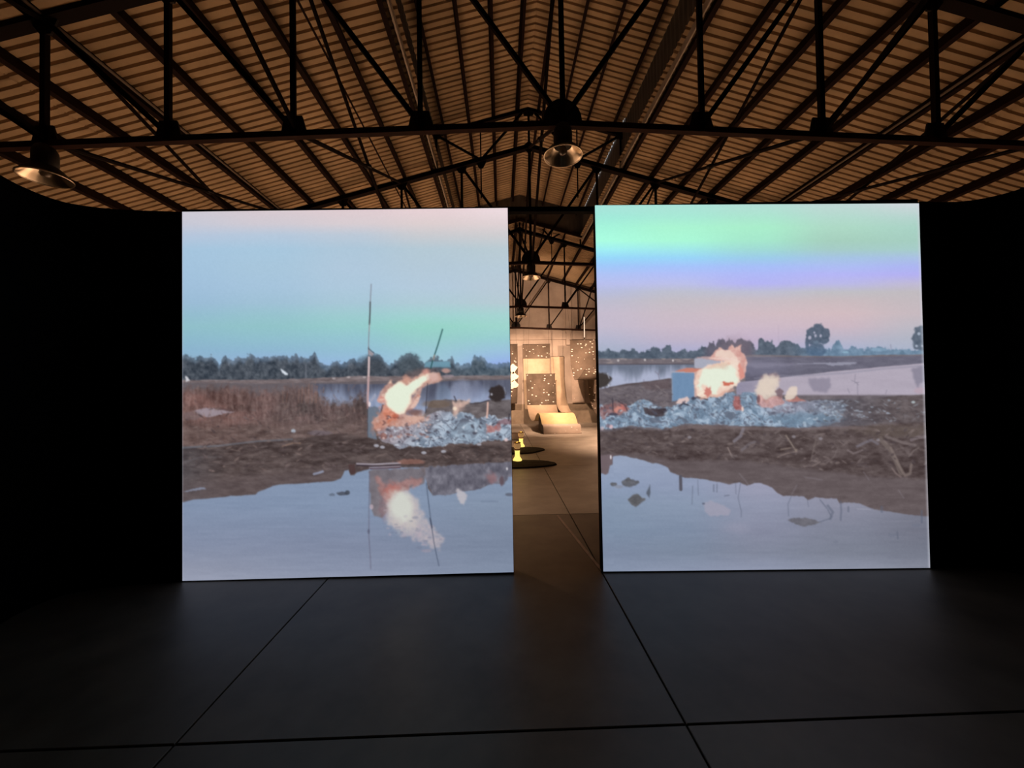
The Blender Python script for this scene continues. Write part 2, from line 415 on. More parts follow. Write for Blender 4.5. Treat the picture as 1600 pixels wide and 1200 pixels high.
for o in (-5.63, -2.97, 0, 2.97, 5.63):
    brace(o, TY[0], TY[1], 'crossed steel rods between first and second truss ' + side[o])
for o in (-2.97, 0, 2.97):
    brace(o, TY[1], TY[2], 'crossed steel rods between second and third truss ' + side[o])
for o in (0, 2.97):
    brace(o, TY[2], TY[3], 'crossed steel rods between third truss and far wall ' + side[o])

# ================================================================ bell lamps under the trusses (switched off)
M['lamp_black'] = mat('black lamp housing', (0.012, 0.010, 0.010), (0.008, 0.007, 0.007), 6, .5)
M['reflector'] = mat('spun aluminium reflector', (0.80, 0.70, 0.55), (0.70, 0.60, 0.46), 3, .22, metal=1.0)
M['bulb'] = mat('unlit lamp bulb', (0.12, 0.09, 0.07), (0.09, 0.07, 0.05), 3, .15, spec=.6)
def bell_lamp(loc, lab):
    t = empty('bell_lamp', loc); tag(t, lab, 'lamp', 'bell lamps hung from the trusses')
    x, y, z = loc                                             # loc = rim centre
    MB().tube([(x, y, z + .34), (x, y, z + .37)], .012, 8).build('hook', M['lamp_black'], t)
    MB().lathe([(.001, .36), (.05, .36), (.075, .34), (.10, .29), (.105, .26), (.105, .115), (.09, .105), (.001, .105)], loc, 28).build('housing', M['lamp_black'], t, True)
    outer = [(.09, .125), (.125, .10), (.165, .06), (.195, .02), (.212, .0)]
    refl = MB().lathe([(.212, .0)] + [(r - .004, h - .003) for r, h in outer[::-1]][1:] + [(.001, .118)], loc, 36).build('reflector', M['reflector'], t, True)
    MB().lathe([(r + .004, h + .004) for r, h in outer], loc, 36).build('shade', M['lamp_black'], t, True)
    MB().lathe([(.207, -.004), (.219, -.004), (.219, .008), (.207, .008)], loc, 36, closed=True).build('rim', M['reflector'], refl, True)
    MB().lathe([(.001, .012), (.035, .02), (.05, .045), (.04, .08), (.03, .117)], loc, 18).build('bulb', M['bulb'], refl, True)
bell_lamp((XC, TY[0], zbot(0) - .36), 'large unlit bell lamp hanging from the nearest truss above the doorway')
bell_lamp((XC - 5.63, TY[0], zbot(5.63) - .36), 'unlit bell lamp above the black wall beside the tall-pole screen')
bell_lamp((XC, TY[1], zbot(0) - .36), 'middle-sized bell lamp seen through the gap, lit golden underneath')
bell_lamp((XC, TY[2], zbot(0) - .36), 'smallest bell lamp deep in the gap between the screens')

# ---------------------------------------------------------------- the two projected video frames, painted procedurally
def _vn(X, Y, sx, sy, seed):
    if seed not in _LAT: _LAT[seed] = np.random.RandomState(seed).rand(257, 257)
    lat = _LAT[seed]
    u = X / sx + 1000.0; v = Y / sy + 1000.0
    i = np.floor(u).astype(int); j = np.floor(v).astype(int)
    fu = u - i; fv = v - j
    fu = fu * fu * (3 - 2 * fu); fv = fv * fv * (3 - 2 * fv)
    i0 = i % 256; j0 = j % 256
    a = lat[j0, i0]; b = lat[j0, i0 + 1]; c = lat[j0 + 1, i0]; d = lat[j0 + 1, i0 + 1]
    return (a * (1 - fu) + b * fu) * (1 - fv) + (c * (1 - fu) + d * fu) * fv

def _fbm(X, Y, sx, sy, seed, octv=4, gain=0.55):
    t = np.zeros_like(X); a = 1.0; n = 0.0
    for k in range(octv):
        t += a * _vn(X, Y, sx, sy, seed + 17 * k); n += a
        a *= gain; sx *= 0.5; sy *= 0.5
    return t / n                       # 0..1, mean .5

def _sm(a, b, x):
    t = np.clip((x - a) / (b - a), 0, 1)
    return t * t * (3 - 2 * t)

class Patch:
    """a mask that only covers a window of the frame"""
    __array_priority__ = 100
    def __init__(s, sl, a): s.sl, s.a = sl, a
    def __mul__(s, o):
        if isinstance(o, np.ndarray): o = o[s.sl]
        return Patch(s.sl, s.a * o)
    __rmul__ = __mul__

_LAT = {}
class Frame:
    def __init__(s, x0, x1, y0, y1):
        s.x0, s.y0, s.x1, s.y1 = x0, y0, x1, y1
        s.X, s.Y = np.meshgrid(np.arange(x0, x1 + 1, dtype=float), np.arange(y0, y1 + 1, dtype=float))
        s.I = np.zeros(s.X.shape + (3,))
    def n(s, sx, sy, seed, o=4, g=0.55):
        return _fbm(s.X, s.Y, sx, sy, seed, o, g)
    def win(s, xa, xb, ya, yb, pad):
        h, w = s.X.shape
        i0 = int(np.clip(xa - pad - s.x0, 0, w)); i1 = int(np.clip(xb + pad - s.x0 + 2, 0, w))
        j0 = int(np.clip(ya - pad - s.y0, 0, h)); j1 = int(np.clip(yb + pad - s.y0 + 2, 0, h))
        return (slice(j0, max(j1, j0)), slice(i0, max(i1, i0)))
    def full(s, p):
        m = np.zeros(s.X.shape); m[p.sl] = p.a
        return m
    def put(s, m, c):
        c = np.asarray(c, float)
        if isinstance(m, Patch):
            if m.a.size == 0: return
            if c.ndim == 3: c = c[m.sl]
            s.I[m.sl] = s.I[m.sl] * (1 - m.a[..., None]) + c * m.a[..., None]
        else:
            s.I = s.I * (1 - m[..., None]) + c * m[..., None]
    def below(s, pts, jit=0.0, js=6, seed=1, soft=1.0, rag=0.0, rs=4):
        """mask 1 where y is under the curve"""
        xs, ys = zip(*pts)
        x = s.X[0]; c = np.interp(x, xs, ys)
        if jit:
            c = c + (_fbm(x, x * 0 + seed, js, 10, seed, 3) - .5) * 2 * jit
        d = s.Y - c[None, :]
        if rag: d = d + (_fbm(s.X, s.Y, rs, rs, seed + 7, 3, .6) - .5) * 2 * rag
        return _sm(-soft, soft, d)
    def poly(s, pts, warp=0.0, ws=8, seed=3, soft=1):
        px, py = zip(*pts)
        sl = s.win(min(px), max(px), min(py), max(py), 2 + warp + soft)
        X, Y = s.X[sl], s.Y[sl]
        if X.size == 0: return Patch(sl, X)
        if warp:
            X, Y = (X + (_fbm(X, Y, ws, ws, seed, 3) - .5) * 2 * warp, Y + (_fbm(X, Y, ws, ws, seed + 50, 3) - .5) * 2 * warp)
        ins = np.zeros(X.shape, bool)
        n = len(pts)
        for k in range(n):
            xa, ya = pts[k]; xb, yb = pts[(k + 1) % n]
            if ya == yb: continue
            ins ^= ((ya > Y) != (yb > Y)) & (X < (xb - xa) * (Y - ya) / (yb - ya) + xa)
        return Patch(sl, s.blur(ins.astype(float), soft))
    def blur(s, m, r):
        for _ in range(int(r)):
            p = np.pad(m, 1, mode='edge')
            m = (p[:-2, 1:-1] + p[2:, 1:-1] + p[1:-1, :-2] + p[1:-1, 2:] + 2 * p[1:-1, 1:-1]) / 6
        return m
    def ell(s, cx, cy, rx, ry, warp=0.0, ws=8, seed=5, soft=.25, rot=0.0):
        R = max(rx, ry) * (1 + soft + warp) + 1 if rot else 0
        kx, ky = (R, R) if rot else (rx * (1 + soft + warp), ry * (1 + soft + warp))
        sl = s.win(cx - kx, cx + kx, cy - ky, cy + ky, 1)
        X, Y = s.X[sl], s.Y[sl]
        dx, dy = X - cx, Y - cy
        c, t = np.cos(rot), np.sin(rot)
        u = (dx * c + dy * t) / rx; v = (-dx * t + dy * c) / ry
        r = np.sqrt(u * u + v * v)
        if warp and r.size: r = r + (_fbm(X, Y, ws, ws, seed, 3) - .5) * 2 * warp
        return Patch(sl, 1 - _sm(1 - soft, 1 + soft, r))
    def line(s, pts, w):
        px, py = zip(*pts)
        sl = s.win(min(px), max(px), min(py), max(py), w + 1)
        X, Y = s.X[sl], s.Y[sl]
        m = np.zeros(X.shape)
        for (xa, ya), (xb, yb) in zip(pts[:-1], pts[1:]):
            dx, dy = xb - xa, yb - ya
            t = np.clip(((X - xa) * dx + (Y - ya) * dy) / (dx * dx + dy * dy + 1e-9), 0, 1)
            d = np.hypot(X - xa - t * dx, Y - ya - t * dy)
            m = np.maximum(m, np.clip(w / 2 + .5 - d, 0, 1))
        return Patch(sl, m)
    def grid(s, xs, rows):
        ys = sorted(rows)
        tab = np.array([rows[y] for y in ys], float)
        fx = np.interp(s.X, xs, np.arange(len(xs))); fy = np.interp(s.Y, ys, np.arange(len(ys)))
        i = np.clip(np.floor(fx).astype(int), 0, len(xs) - 2); j = np.clip(np.floor(fy).astype(int), 0, len(ys) - 2)
        u = (fx - i); v = (fy - j)
        u = (u * u * (3 - 2 * u))[..., None]; v = v[..., None]
        return (tab[j, i] * (1 - u) + tab[j, i + 1] * u) * (1 - v) + (tab[j + 1, i] * (1 - u) + tab[j + 1, i + 1] * u) * v
    def ash(s, m, base, dark, light, seed, sc=14):
        """crumpled grey flakes: facets with pale tops and dark gaps"""
        wx = s.X + (_fbm(s.X, s.Y, 9, 9, seed + 3, 2) - .5) * 12; wy = s.Y + (_fbm(s.X, s.Y, 9, 9, seed + 4, 2) - .5) * 12
        a = _fbm(wx + .5 * wy, wy - .3 * wx, sc, sc * .6, seed, 3, .5); b = _fbm(wx - .6 * wy, wy, sc * .7, sc * .5, seed + 9, 3, .5)
        s.put(m, np.asarray(base, float) + ((b - .5) * 90)[..., None])
        s.put(m * _sm(.54, .64, b) * .8, light)
        s.put(m * (1 - _sm(.0, .045, np.abs(a - .47))) * .85, dark)
        s.put(m * _sm(.60, .70, a) * .75, dark)
    def specks(s, n, xr, yr, rx, ry, cols, al, seed, m=None):
        rs = np.random.RandomState(seed)
        for k in range(n):
            q = s.ell(rs.uniform(*xr), rs.uniform(*yr), rs.uniform(*rx), rs.uniform(*ry), .35, 4, seed + k, .35, rs.uniform(-.8, .8)) * rs.uniform(*al)
            if m is not None: q = q * m
            s.put(q, cols[k % len(cols)])
    def flame(s, pts, seed, cols, warp=5, ws=7, al=1.0):
        """ragged flame: nested warped outlines from the edge colour to the core colour"""
        cx = sum(q[0] for q in pts) / len(pts); cy = sum(q[1] for q in pts) / len(pts)
        for k, c in enumerate(cols):
            f = 1.08 - .16 * k
            P = [(cx + (x - cx) * f, cy + (y - cy) * f) for x, y in pts]
            q = s.poly(P, warp * (1 - .12 * k), ws, seed + k, 2) * al
            s.put(q, np.asarray(c, float) + (_fbm(s.X, s.Y, 6, 6, seed + 20 + k, 3)[..., None] - .5) * 26)

def frame_left():
    s = Frame(283, 807, 322, 912); X, Y = s.X, s.Y
    s.I = s.grid([290, 420, 545, 670, 795], {
        330: [(206,202,212),(215,202,208),(222,204,208),(230,209,212),(236,218,222)],
        350: [(200,201,214),(208,202,211),(216,205,210),(221,207,208),(224,210,212)],
        368: [(182,198,220),(182,200,220),(188,201,216),(202,203,208),(207,205,208)],
        390: [(166,197,222),(168,199,222),(174,199,218),(181,201,213),(186,203,211)],
        420: [(164,195,221),(168,198,220),(176,200,220),(180,201,216),(184,203,216)],
        450: [(161,192,219),(166,196,220),(174,200,220),(180,202,220),(185,202,215)],
        475: [(155,188,214),(160,193,214),(168,199,215),(175,203,214),(182,203,212)],
        495: [(148,189,207),(151,195,206),(158,203,208),(162,210,210),(166,212,210)],
        512: [(145,191,202),(146,195,201),(151,203,204),(152,211,200),(160,214,206)],
        530: [(142,186,204),(145,191,205),(149,196,208),(152,205,203),(154,206,208)],
        550: [(141,180,206),(143,183,208),(148,190,211),(155,199,211),(156,195,220)],
        572: [(145,177,204),(150,178,220),(150,184,220),(160,198,216),(150,175,233)]})
    # --- tree line
    top = [(283,557),(290,556),(300,560),(305,563),(313,558),(320,561),(330,558),(338,566),(342,574),(347,562),(352,558),(357,563),(363,566),(370,562),(374,559),(380,564),(386,557),(393,555),(398,563),(405,560),(412,561),(420,560),(425,558),(432,556),(436,559),(447,556),(450,562),(458,560),(463,556),(467,563),(475,560),(480,562),(488,556),(490,552),(494,562),(500,570),(505,573),(509,576),(513,573),(518,568),(525,566),(532,571),(540,569),(546,563),(552,562),(556,568),(560,570),(566,565),(570,561),(576,559),(585,558),(592,559),(597,563),(600,566),(604,569),(608,572),(613,569),(617,565),(622,562),(630,557),(640,554),(648,556),(652,562),(656,566),(662,568),(668,566),(672,560),(680,560),(690,566),(698,567),(703,562),(706,560),(710,570),(720,572),(735,570),(738,561),(742,557),(748,560),(752,558),(757,562),(760,570),(775,572),(785,570),(790,568),(807,572)]
    tm = s.below(top, 1.2, 3, 4, 1.3, 5.0, 5)
    dep = s.Y - np.interp(X, *zip(*top))
    n1 = s.n(7, 6, 21); n2 = s.n(3, 4, 22, 3)
    tc = np.array([70, 77, 87]) + (n1[..., None] - .5) * np.array([60, 58, 56]) + (n2[..., None] - .5) * 38
    tc += (1 - _sm(0, 14, dep))[..., None] * np.array([16, 20, 24]) + _sm(650, 760, X)[..., None] * np.array([8, 14, 16])
    s.put(tm * (.78 + .22 * _sm(3, 10, dep)), tc)
    s.put(s.ell(577, 572, 24, 15, .2, 8, 31) * .5, (60, 66, 74))
    s.put(s.ell(640, 572, 19, 17, .2, 8, 32) * .4, (74, 88, 96))
    s.put(s.poly([(476,572),(477.5,572),(477,594),(475.5,594)]) * .6, (118, 122, 134))
    # --- far bank and far water
    n3 = s.n(14, 3, 41)
    g = s.below([(283,596),(400,596),(480,594),(560,590),(640,591),(700,590),(807,589)], 1, 8, 42)
    s.put(g, np.array([122, 110, 112]) + (n3[..., None] - .5) * 60)
    s.put(s.below([(283,600),(420,602),(600,598),(807,594)], 1, 8, 43) * .75, (96, 90, 96))
    w = s.below([(283,700),(470,700),(490,602),(560,603),(650,602),(700,598),(807,596)], .6, 9, 44)
    wv = s.n(16, 70, 45, 3); wf = s.n(6, 40, 46, 2)
    wt = _sm(604, 640, Y + (wv - .5) * 40)[..., None]
    wc = np.array([88, 91, 108]) * (1 - wt) + np.array([146, 158, 186]) * wt
    wc = wc + (wf[..., None] - .5) * 34
    s.put(w * (1 - _sm(662, 668, Y)), wc)
    s.put(s.ell(722, 622, 20, 26, .15, 9, 47) * .5, (158, 166, 192))
    s.put(s.ell(770, 630, 12, 16, .15, 9, 47) * .5, (160, 166, 196))
    s.put(s.ell(692, 624, 12, 22) * .35, (130, 152, 180))
    s.put(s.ell(745, 612, 10, 14) * .35, (118, 124, 150))
    # --- dry grass on the left
    gt = [(283,606),(330,602),(380,606),(400,612),(440,606),(468,602),(495,606),(500,620),(510,624),(530,627),(545,624),(560,618),(572,622),(577,640),(600,650),(640,655),(664,655),(668,648),(700,652),(740,632),(755,634),(768,628),(786,630),(807,628)]
    gm = s.below([(x, y + 5) for x, y in gt], 3, 5, 51, 9, 9, 6)
    ns = s.n(4, 16, 52, 4); nb = s.n(26, 16, 53, 3); nf = s.n(3, 3, 54, 3)
    gc = np.array([104, 87, 86]) + (nb[..., None] - .5) * np.array([56, 40, 38]) + (ns[..., None] - .5) * np.array([56, 52, 50]) + (nf[..., None] - .5) * 30
    redness = (1 - _sm(330, 480, X)) * (_sm(600, 625, Y))
    gc = gc + redness[..., None] * np.array([10, -1, -4])
    gc = gc * (1 - .16 * _sm(500, 560, X) * (1 - _sm(660, 690, Y)))[..., None]
    s.put(gm, gc)
    for k, (x, h) in enumerate([(466,18),(470,22),(476,20),(481,26),(486,24),(490,30),(494,22),(499,16),(440,16),(447,12)]):
        s.put(s.line([(x + (k % 3) - 1, 632), (x + (k % 2), 628 - h)], 1.2) * .4, (150, 112, 98))
    # right bank behind the ash
    rb = s.below([(283,900),(640,655),(660,652),(672,629),(690,627),(720,628),(735,632),(755,631),(768,627),(783,628),(807,626)], 1, 6, 61)
    rb = rb * _sm(636, 644, X)
    s.put(rb, np.array([104, 96, 98]) + (s.n(12, 5, 62)[..., None] - .5) * 56)
    s.put(s.ell(682, 634, 22, 6, .2, 7, 63) * .6, (116, 98, 84))
    s.put(s.ell(655, 648, 9, 5, .2) * .5, (150, 140, 142))
    s.put(s.line([(735,634),(750,632),(764,628)], 1.6) * .8, (56, 50, 56))
    # --- pale heap and ground
    s.put(s.poly([(300,644),(318,640),(345,642),(366,646),(345,650),(325,655),(312,650)], 2, 8, 71) * .85, (158, 146, 156))
    s.put(s.poly([(333,638),(366,642),(364,646),(336,642)], 1.5, 8, 72) * .6, (86, 66, 66))
    s.put(s.ell(300, 652, 14, 7, .3, 7, 73) * .5, (122, 108, 112))
    mud = _sm(652, 676, Y + (s.n(30, 10, 74) - .5) * 14)
    nm = s.n(26, 6, 75, 5, .62); nd = s.n(10, 4, 76, 4, .6)
    mc = np.array([102, 86, 83]) + (nm[..., None] - .5) * np.array([74, 66, 64]) + (nd[..., None] - .5) * 44
    s.put(mud * .75, mc)
    low = s.below([(283,701),(340,699),(400,693),(450,690),(490,686),(520,684),(545,682),(570,686),(600,690),(640,700),(690,702),(740,697),(807,692)], 2, 12, 77, 4)
    lc = np.array([80, 68, 67]) + (nm[..., None] - .5) * np.array([60, 56, 54]) + (nd[..., None] - .5) * 40 + _sm(690, 740, Y)[..., None] * 6
    s.put(low, lc)
    s.put(s.below([(283,702),(420,690),(600,704),(807,700)], 2, 9, 78, 6) * (1 - _sm(285, 360, X)) * .3, (74, 78, 88))
    s.put(s.line([(283,702),(340,699),(400,692),(455,689)], 3) * .45, (112, 122, 136))
    s.put(s.line([(478,688),(505,684),(540,681)], 4) * .5, (66, 56, 56))
    s.put(s.ell(497, 679, 18, 4, .2) * .5, (118, 110, 122))
    s.put(s.ell(457, 676, 3.5, 3) * .9, (172, 182, 196))
    s.put(s.line([(440,700),(455,695),(468,695)], 2) * .6, (150, 120, 104))
    s.put(s.line([(288,724),(310,717),(345,716)], 2) * .3, (120, 116, 122))
    for k in range(70):
        rs = np.random.RandomState(900 + k)
        x = rs.uniform(290, 640); y = rs.uniform(655, 735)
        L = rs.uniform(4, 16); a = rs.uniform(-.35, .25)
        c = (136, 118, 112) if rs.rand() < .6 else (62, 52, 54)
        s.put(s.line([(x, y), (x + L, y + a * L)], 1.3) * rs.uniform(.25, .5), c)
    s.specks(260, (286, 640), (640, 738), (1.5, 6), (.7, 1.8), [(128, 110, 106), (66, 55, 57), (112, 98, 98), (84, 70, 72)], (.3, .65), 2100)
    s.specks(90, (640, 803), (700, 724), (1.5, 6), (.7, 1.8), [(122, 106, 104), (62, 54, 56)], (.3, .6), 2500)
    s.specks(160, (286, 574), (604, 664), (.8, 2), (2, 6), [(134, 110, 104), (84, 66, 66), (120, 98, 96), (98, 78, 78)], (.25, .5), 2700)
    # --- still water in front
    wl = [(283,787),(300,783),(330,780),(360,777),(398,775),(402,771),(415,766),(425,761),(440,759),(460,758),(480,757),(520,754),(531,750),(534,745),(537,738),(543,737),(546,745),(552,745),(556,741),(575,735),(577,733),(600,733),(660,733),(664,745),(668,766),(675,775),(690,775),(710,773),(718,770),(740,768),(755,764),(770,757),(790,752),(795,745),(807,744)]
    refl = _sm(716, 740, Y - (np.interp(X, [283, 540, 660, 807], [26, 4, 6, 10])))
    s.put(refl * .5, np.array([98, 86, 88]) + (s.n(20, 3, 81)[..., None] - .5) * 24)
    wm = s.below(wl, 1.0, 9, 82, 1.2)
    wcol = s.grid([290, 545, 800], {735: [(128,148,178)]*3, 790: [(126,145,175),(128,148,178),(128,146,172)], 850: [(128,142,170),(124,138,166),(118,134,160)], 890: [(140,150,174),(132,145,172),(124,140,166)], 905: [(146,156,180),(140,152,178),(134,150,176)]})
    s.put(wm, wcol + np.array([3, -1, -5]) + (s.n(40, 4, 83)[..., None] - .5) * 10)
    s.put(s.poly([(285,771),(300,766),(318,763),(322,766),(300,769)], 1) * .9, (132, 138, 158))
    s.put(s.line([(489,743),(497,741),(503,739)], 3.5) * .75, (150, 158, 182))
    # ash reflection right
    ar = s.poly([(655,732),(807,724),(807,745),(795,748),(788,760),(770,758),(755,764),(740,768),(718,770),(700,775),(675,776),(664,752)], 2.5, 6, 84)
    s.put(ar, np.array([108, 106, 118]) + (s.n(7, 9, 85)[..., None] - .5) * 66)
    s.put(s.ell(769, 749, 8, 8, .6, 6, 86, .5) * .6, (150, 106, 108))
    s.put(s.ell(784, 754, 3.5, 8, .2) * .7, (92, 72, 78))
    s.put(s.ell(792.5, 735, 1.4, 2.2) * .9, (230, 225, 230))
    s.put(s.poly([(712,763),(718,768),(730,775),(727,781),(723,791),(716,783),(713,774)], 3, 4, 87, 2) * .85, (190, 184, 190))
    s.put(s.line([(752,786),(778,786)], 2.5) * .3, (96, 108, 132))
    s.put(s.ell(796, 775, 6, 2.2, .3) * .8, (92, 96, 110))
    # debris in the water
    s.put(s.ell(534, 773.5, 9, 3, .35, 5, 88) * .85, (72, 76, 88)); s.put(s.ell(541, 772, 4, 3.4, .2) * .8, (62, 66, 76)); s.put(s.ell(517, 775, 5, 2.2, .4, 5, 89) * .6, (86, 94, 110))
    # boards at the shore
    s.put(s.poly([(543,728),(552,728),(554,742),(548,745),(544,740)], 1) * .9, (78, 58, 58))
    s.put(s.line([(556,727),(580,728),(624,726)], 2.4) * .85, (176, 168, 180))
    s.put(s.line([(556,729.5),(590,730.5),(624,729)], 1.8) * .9, (54, 44, 54))
    s.put(s.line([(576,733),(600,732),(624,731)], 2.2) * .7, (150, 140, 152))
    s.put(s.line([(577,735),(605,734),(624,733)], 1.4) * .9, (74, 44, 50))
    s.put(s.ell(640, 724, 22, 4, .3, 6, 90) * .45, (188, 128, 112))
    # --- reflection of box and fire
    s.put(s.poly([(576,737),(664,733),(662,758),(640,765),(630,770),(612,790),(596,812),(583,806),(577,790)], 2, 8, 91, 2) * .85, np.array([114, 104, 108]) + (s.n(10, 12, 92)[..., None] - .5) * 40)
    s.put(s.poly([(585,748),(594,748),(597,762),(640,752),(662,752),(652,762),(636,768),(624,776),(614,790),(606,800),(596,775),(588,764)], 7, 8, 93, 5) * .62, np.array([178, 124, 118]) + (s.n(8, 6, 193)[..., None] - .5) * 60)
    s.put(s.ell(611, 771, 10, 13, .6, 8, 94, .7) * .6, (186, 108, 98))
    s.put(s.ell(600, 798, 9, 14, .6, 8, 94, .7) * .4, (148, 104, 110))
    tail = s.poly([(606,782),(620,772),(638,770),(652,788),(666,812),(680,832),(692,846),(684,858),(662,850),(643,842),(622,832),(604,822),(603,800)], 9, 7, 95, 6)
    s.put(tail * (.45 + .75 * (s.n(5, 4, 96) - .2)), (188, 176, 180))
    s.put(s.ell(628, 800, 23, 31, .35, 9, 97, .45, rot=-.3) * .8, (198, 190, 186))
    s.put(s.ell(625, 793, 17, 23, .25, 8, 98, .4, rot=-.2), (206, 208, 200))
    for k in range(46):
        rs = np.random.RandomState(300 + k)
        x = rs.normal(650, 22); y = rs.normal(836, 12) + (x - 650) * .35
        s.put(s.ell(x, y, rs.uniform(2, 5), rs.uniform(1.2, 2.4)) * .35, (176, 164, 176) if k % 3 else (112, 118, 140))
    s.put(s.ell(665, 862, 8, 2.5, .3) * .4, (168, 150, 162))
    s.put(s.line([(665,757),(669,790),(673,822),(677,848),(681,868),(685,885)], 1.5) * .75, (76, 86, 106))
    s.put(s.line([(671,812),(674,826)], 2.6) * .6, (60, 66, 84))
    s.put(s.line([(576,740),(575,800),(575,840),(577,870),(578,890)], 1.7) * .5, (96, 92, 110))
    s.put(s.ell(579, 794, 3, 4) * .7, (190, 170, 180)); s.put(s.ell(574.5, 832, 1.8, 4) * .7, (88, 90, 110))
    # --- ash heap
    heap = s.full(s.poly([(588,678),(594,668),(610,664),(630,660),(650,656),(664,654),(672,648),(690,645),(703,646),(711,652),(720,647),(735,648),(746,657),(760,654),(772,650),(778,657),(807,655),(807,690),(790,690),(770,690),(755,693),(745,696),(722,697),(700,695),(690,701),(672,702),(655,700),(640,699),(622,705),(612,698),(598,692),(590,688)], 3, 7, 101))
    s.ash(heap, (142, 156, 174), (84, 86, 100), (176, 190, 206), 102, 15)
    s.put(heap * (1 - _sm(620, 690, X + (Y - 675) * 1.2)) * .55, np.array([168, 142, 144]) + (s.n(5, 4, 103)[..., None] - .5) * 110)
    s.put(s.ell(732, 676, 34, 16, .35, 12, 104) * heap * .45, (152, 172, 190))
    for a in ([(668,676),(676,672)], [(700,668),(708,676),(716,664)], [(745,672),(752,662)], [(650,690),(662,684),(676,688)], [(720,678),(730,676)], [(680,664),(690,660),(698,666)]):
        s.put(s.line(a, 2.4) * .3, (66, 66, 78))
    for k in range(60):
        rs = np.random.RandomState(500 + k); x = rs.uniform(600, 800); y = rs.uniform(652, 700)
        s.put(s.ell(x, y, rs.uniform(1.4, 4), rs.uniform(1, 2.4), .3, 4, 500 + k, .3, rs.uniform(-1, 1)) * heap * .75, (70, 68, 80) if k % 2 else (196, 204, 216))
    s.put(s.ell(767, 673, 9, 7, .7, 5, 105) * .75, (178, 112, 106)); s.put(s.ell(778, 670, 5, 6, .3, 6, 106) * .6, (170, 100, 96)); s.put(s.ell(790, 662, 12, 5, .4, 6, 107) * .6, (126, 78, 82))
    s.put(s.ell(791, 690, 3, 2.6) * .8, (236, 206, 206)); s.put(s.line([(796,650),(795,660)], 2) * .8, (48, 44, 52))
    for x, y in ((661, 710), (692, 708), (748, 697), (587, 699), (596, 701)):
        s.put(s.ell(x, y, 4, 2.2, .3) * .85, (176, 176, 188))
    # --- grey metal box, left of the fire
    s.put(s.poly([(573.5,640),(584,637),(592,640),(590,660),(583,672),(588,690),(573,686)], 1, 7, 111), np.array([107, 117, 132]) + 0 * X[..., None])
    s.put(s.line([(572.6,642),(573,686)], 1.3) * .6, (70, 72, 82))
    s.put(s.poly([(575,629),(584,617),(587,622),(580,630)], 1) * .9, (158, 162, 182)); s.put(s.ell(575.5, 634, 2.4, 4, .2) * .9, (236, 222, 224))
    s.put(s.line([(597,636),(594,648),(590,660)], 3) * .8, (62, 54, 62)); s.put(s.ell(592, 640, 2.5, 3) * .6, (170, 150, 160))
    s.put(s.ell(599, 684, 6, 5, .4, 5, 112) * .7, (132, 84, 76))
    # --- the fire
    smoke = s.ell(652, 592, 34, 12, .25, 12, 113, .5, -.35)
    s.put(smoke * .45, (138, 104, 100))
    fl = s.poly([(588,630),(595,612),(602,604),(610,596),(612,604),(623,598),(634,591),(640,596),(652,590),(665,580),(671,585),(686,586),(690,597),(672,604),(660,609),(656,621),(648,638),(638,644),(633,650),(640,654),(660,654),(662,660),(640,668),(600,670),(586,672),(578,664),(586,655),(596,642),(600,634),(592,634)], 2.5, 6, 114, 2)
    s.put(fl * .8, np.array([206, 158, 142]) + (s.n(6, 6, 115)[..., None] - .5) * np.array([50, 70, 70]))
    s.put(s.ell(606, 650, 13, 12, .7, 6, 116, .6) * .8, np.array([206, 124, 98]) + (s.n(5, 5, 216)[..., None] - .5) * 70)
    s.put(s.ell(590, 666, 10, 13, .7, 6, 117, .6, .5) * .65, np.array([198, 138, 120]) + (s.n(4, 4, 217)[..., None] - .5) * 80)
    s.specks(70, (586, 672), (652, 690), (1.4, 4), (1, 2.4), [(214, 186, 180), (118, 84, 82), (190, 140, 128), (84, 72, 80)], (.4, .8), 1700)
    s.put(s.ell(617, 652, 5, 4, .4, 5, 118, .5) * .6, (176, 84, 62))
    s.put(s.ell(596, 626, 7, 5, .4, 5, 119, .5) * .6, (214, 136, 124))
    s.put(s.ell(648, 656, 16, 7, .35, 6, 120, .5) * .7, (216, 176, 160))
    s.put(s.ell(645, 647, 13, 5, .35, 6, 121, .5) * .7, (112, 74, 66))
    s.put(s.poly([(640,640),(645,630),(653,620),(656,622),(652,632),(646,640)], 1.5) * .9, (226, 190, 176))
    s.put(s.poly([(640,618),(645,612),(654,608),(650,616),(643,626)], 1.5) * .7, (120, 108, 118))
    s.specks(40, (594, 690), (584, 640), (2, 6), (1.2, 3), [(222, 176, 158), (196, 128, 110), (236, 208, 188)], (.3, .6), 1300, s.full(fl))
    core_pts = [(601,618),(607,610),(615,604),(623,599),(629,600),(633,606),(642,601),(651,594),(657,590),(668,588),(671,594),(662,599),(657,605),(649,612),(642,619),(640,631),(635,641),(630,648),(625,651),(617,648),(608,642),(603,634),(600,624)]
    s.put(s.poly(core_pts, 4.5, 8, 122, 4) * .8, (238, 206, 184))
    s.put(s.poly(core_pts, 2.5, 6, 123, 2), (236, 226, 206))
    s.put(s.poly([((x - 626) * .9 + 625, (y - 622) * .9 + 622) for x, y in core_pts], 2.5, 6, 123, 2), (228, 236, 216))
    s.put(s.poly([(628,592),(634,586),(640,594),(636,604),(630,600)], 3, 5, 131, 2) * .6, (206, 152, 134))
    s.put(s.ell(676, 592, 9, 7, .35, 6, 124, .5) * .8, (214, 178, 170))
    s.put(s.ell(664, 583, 6, 4, .3, 6, 125, .5) * .7, (204, 144, 134))
    s.put(s.ell(696, 582, 7, 4, .3, 5, 126, .4) * .8, (196, 152, 142))
    s.put(s.ell(700, 590, 8, 2.5, .4, 5, 127, .4) * .6, (170, 150, 158))
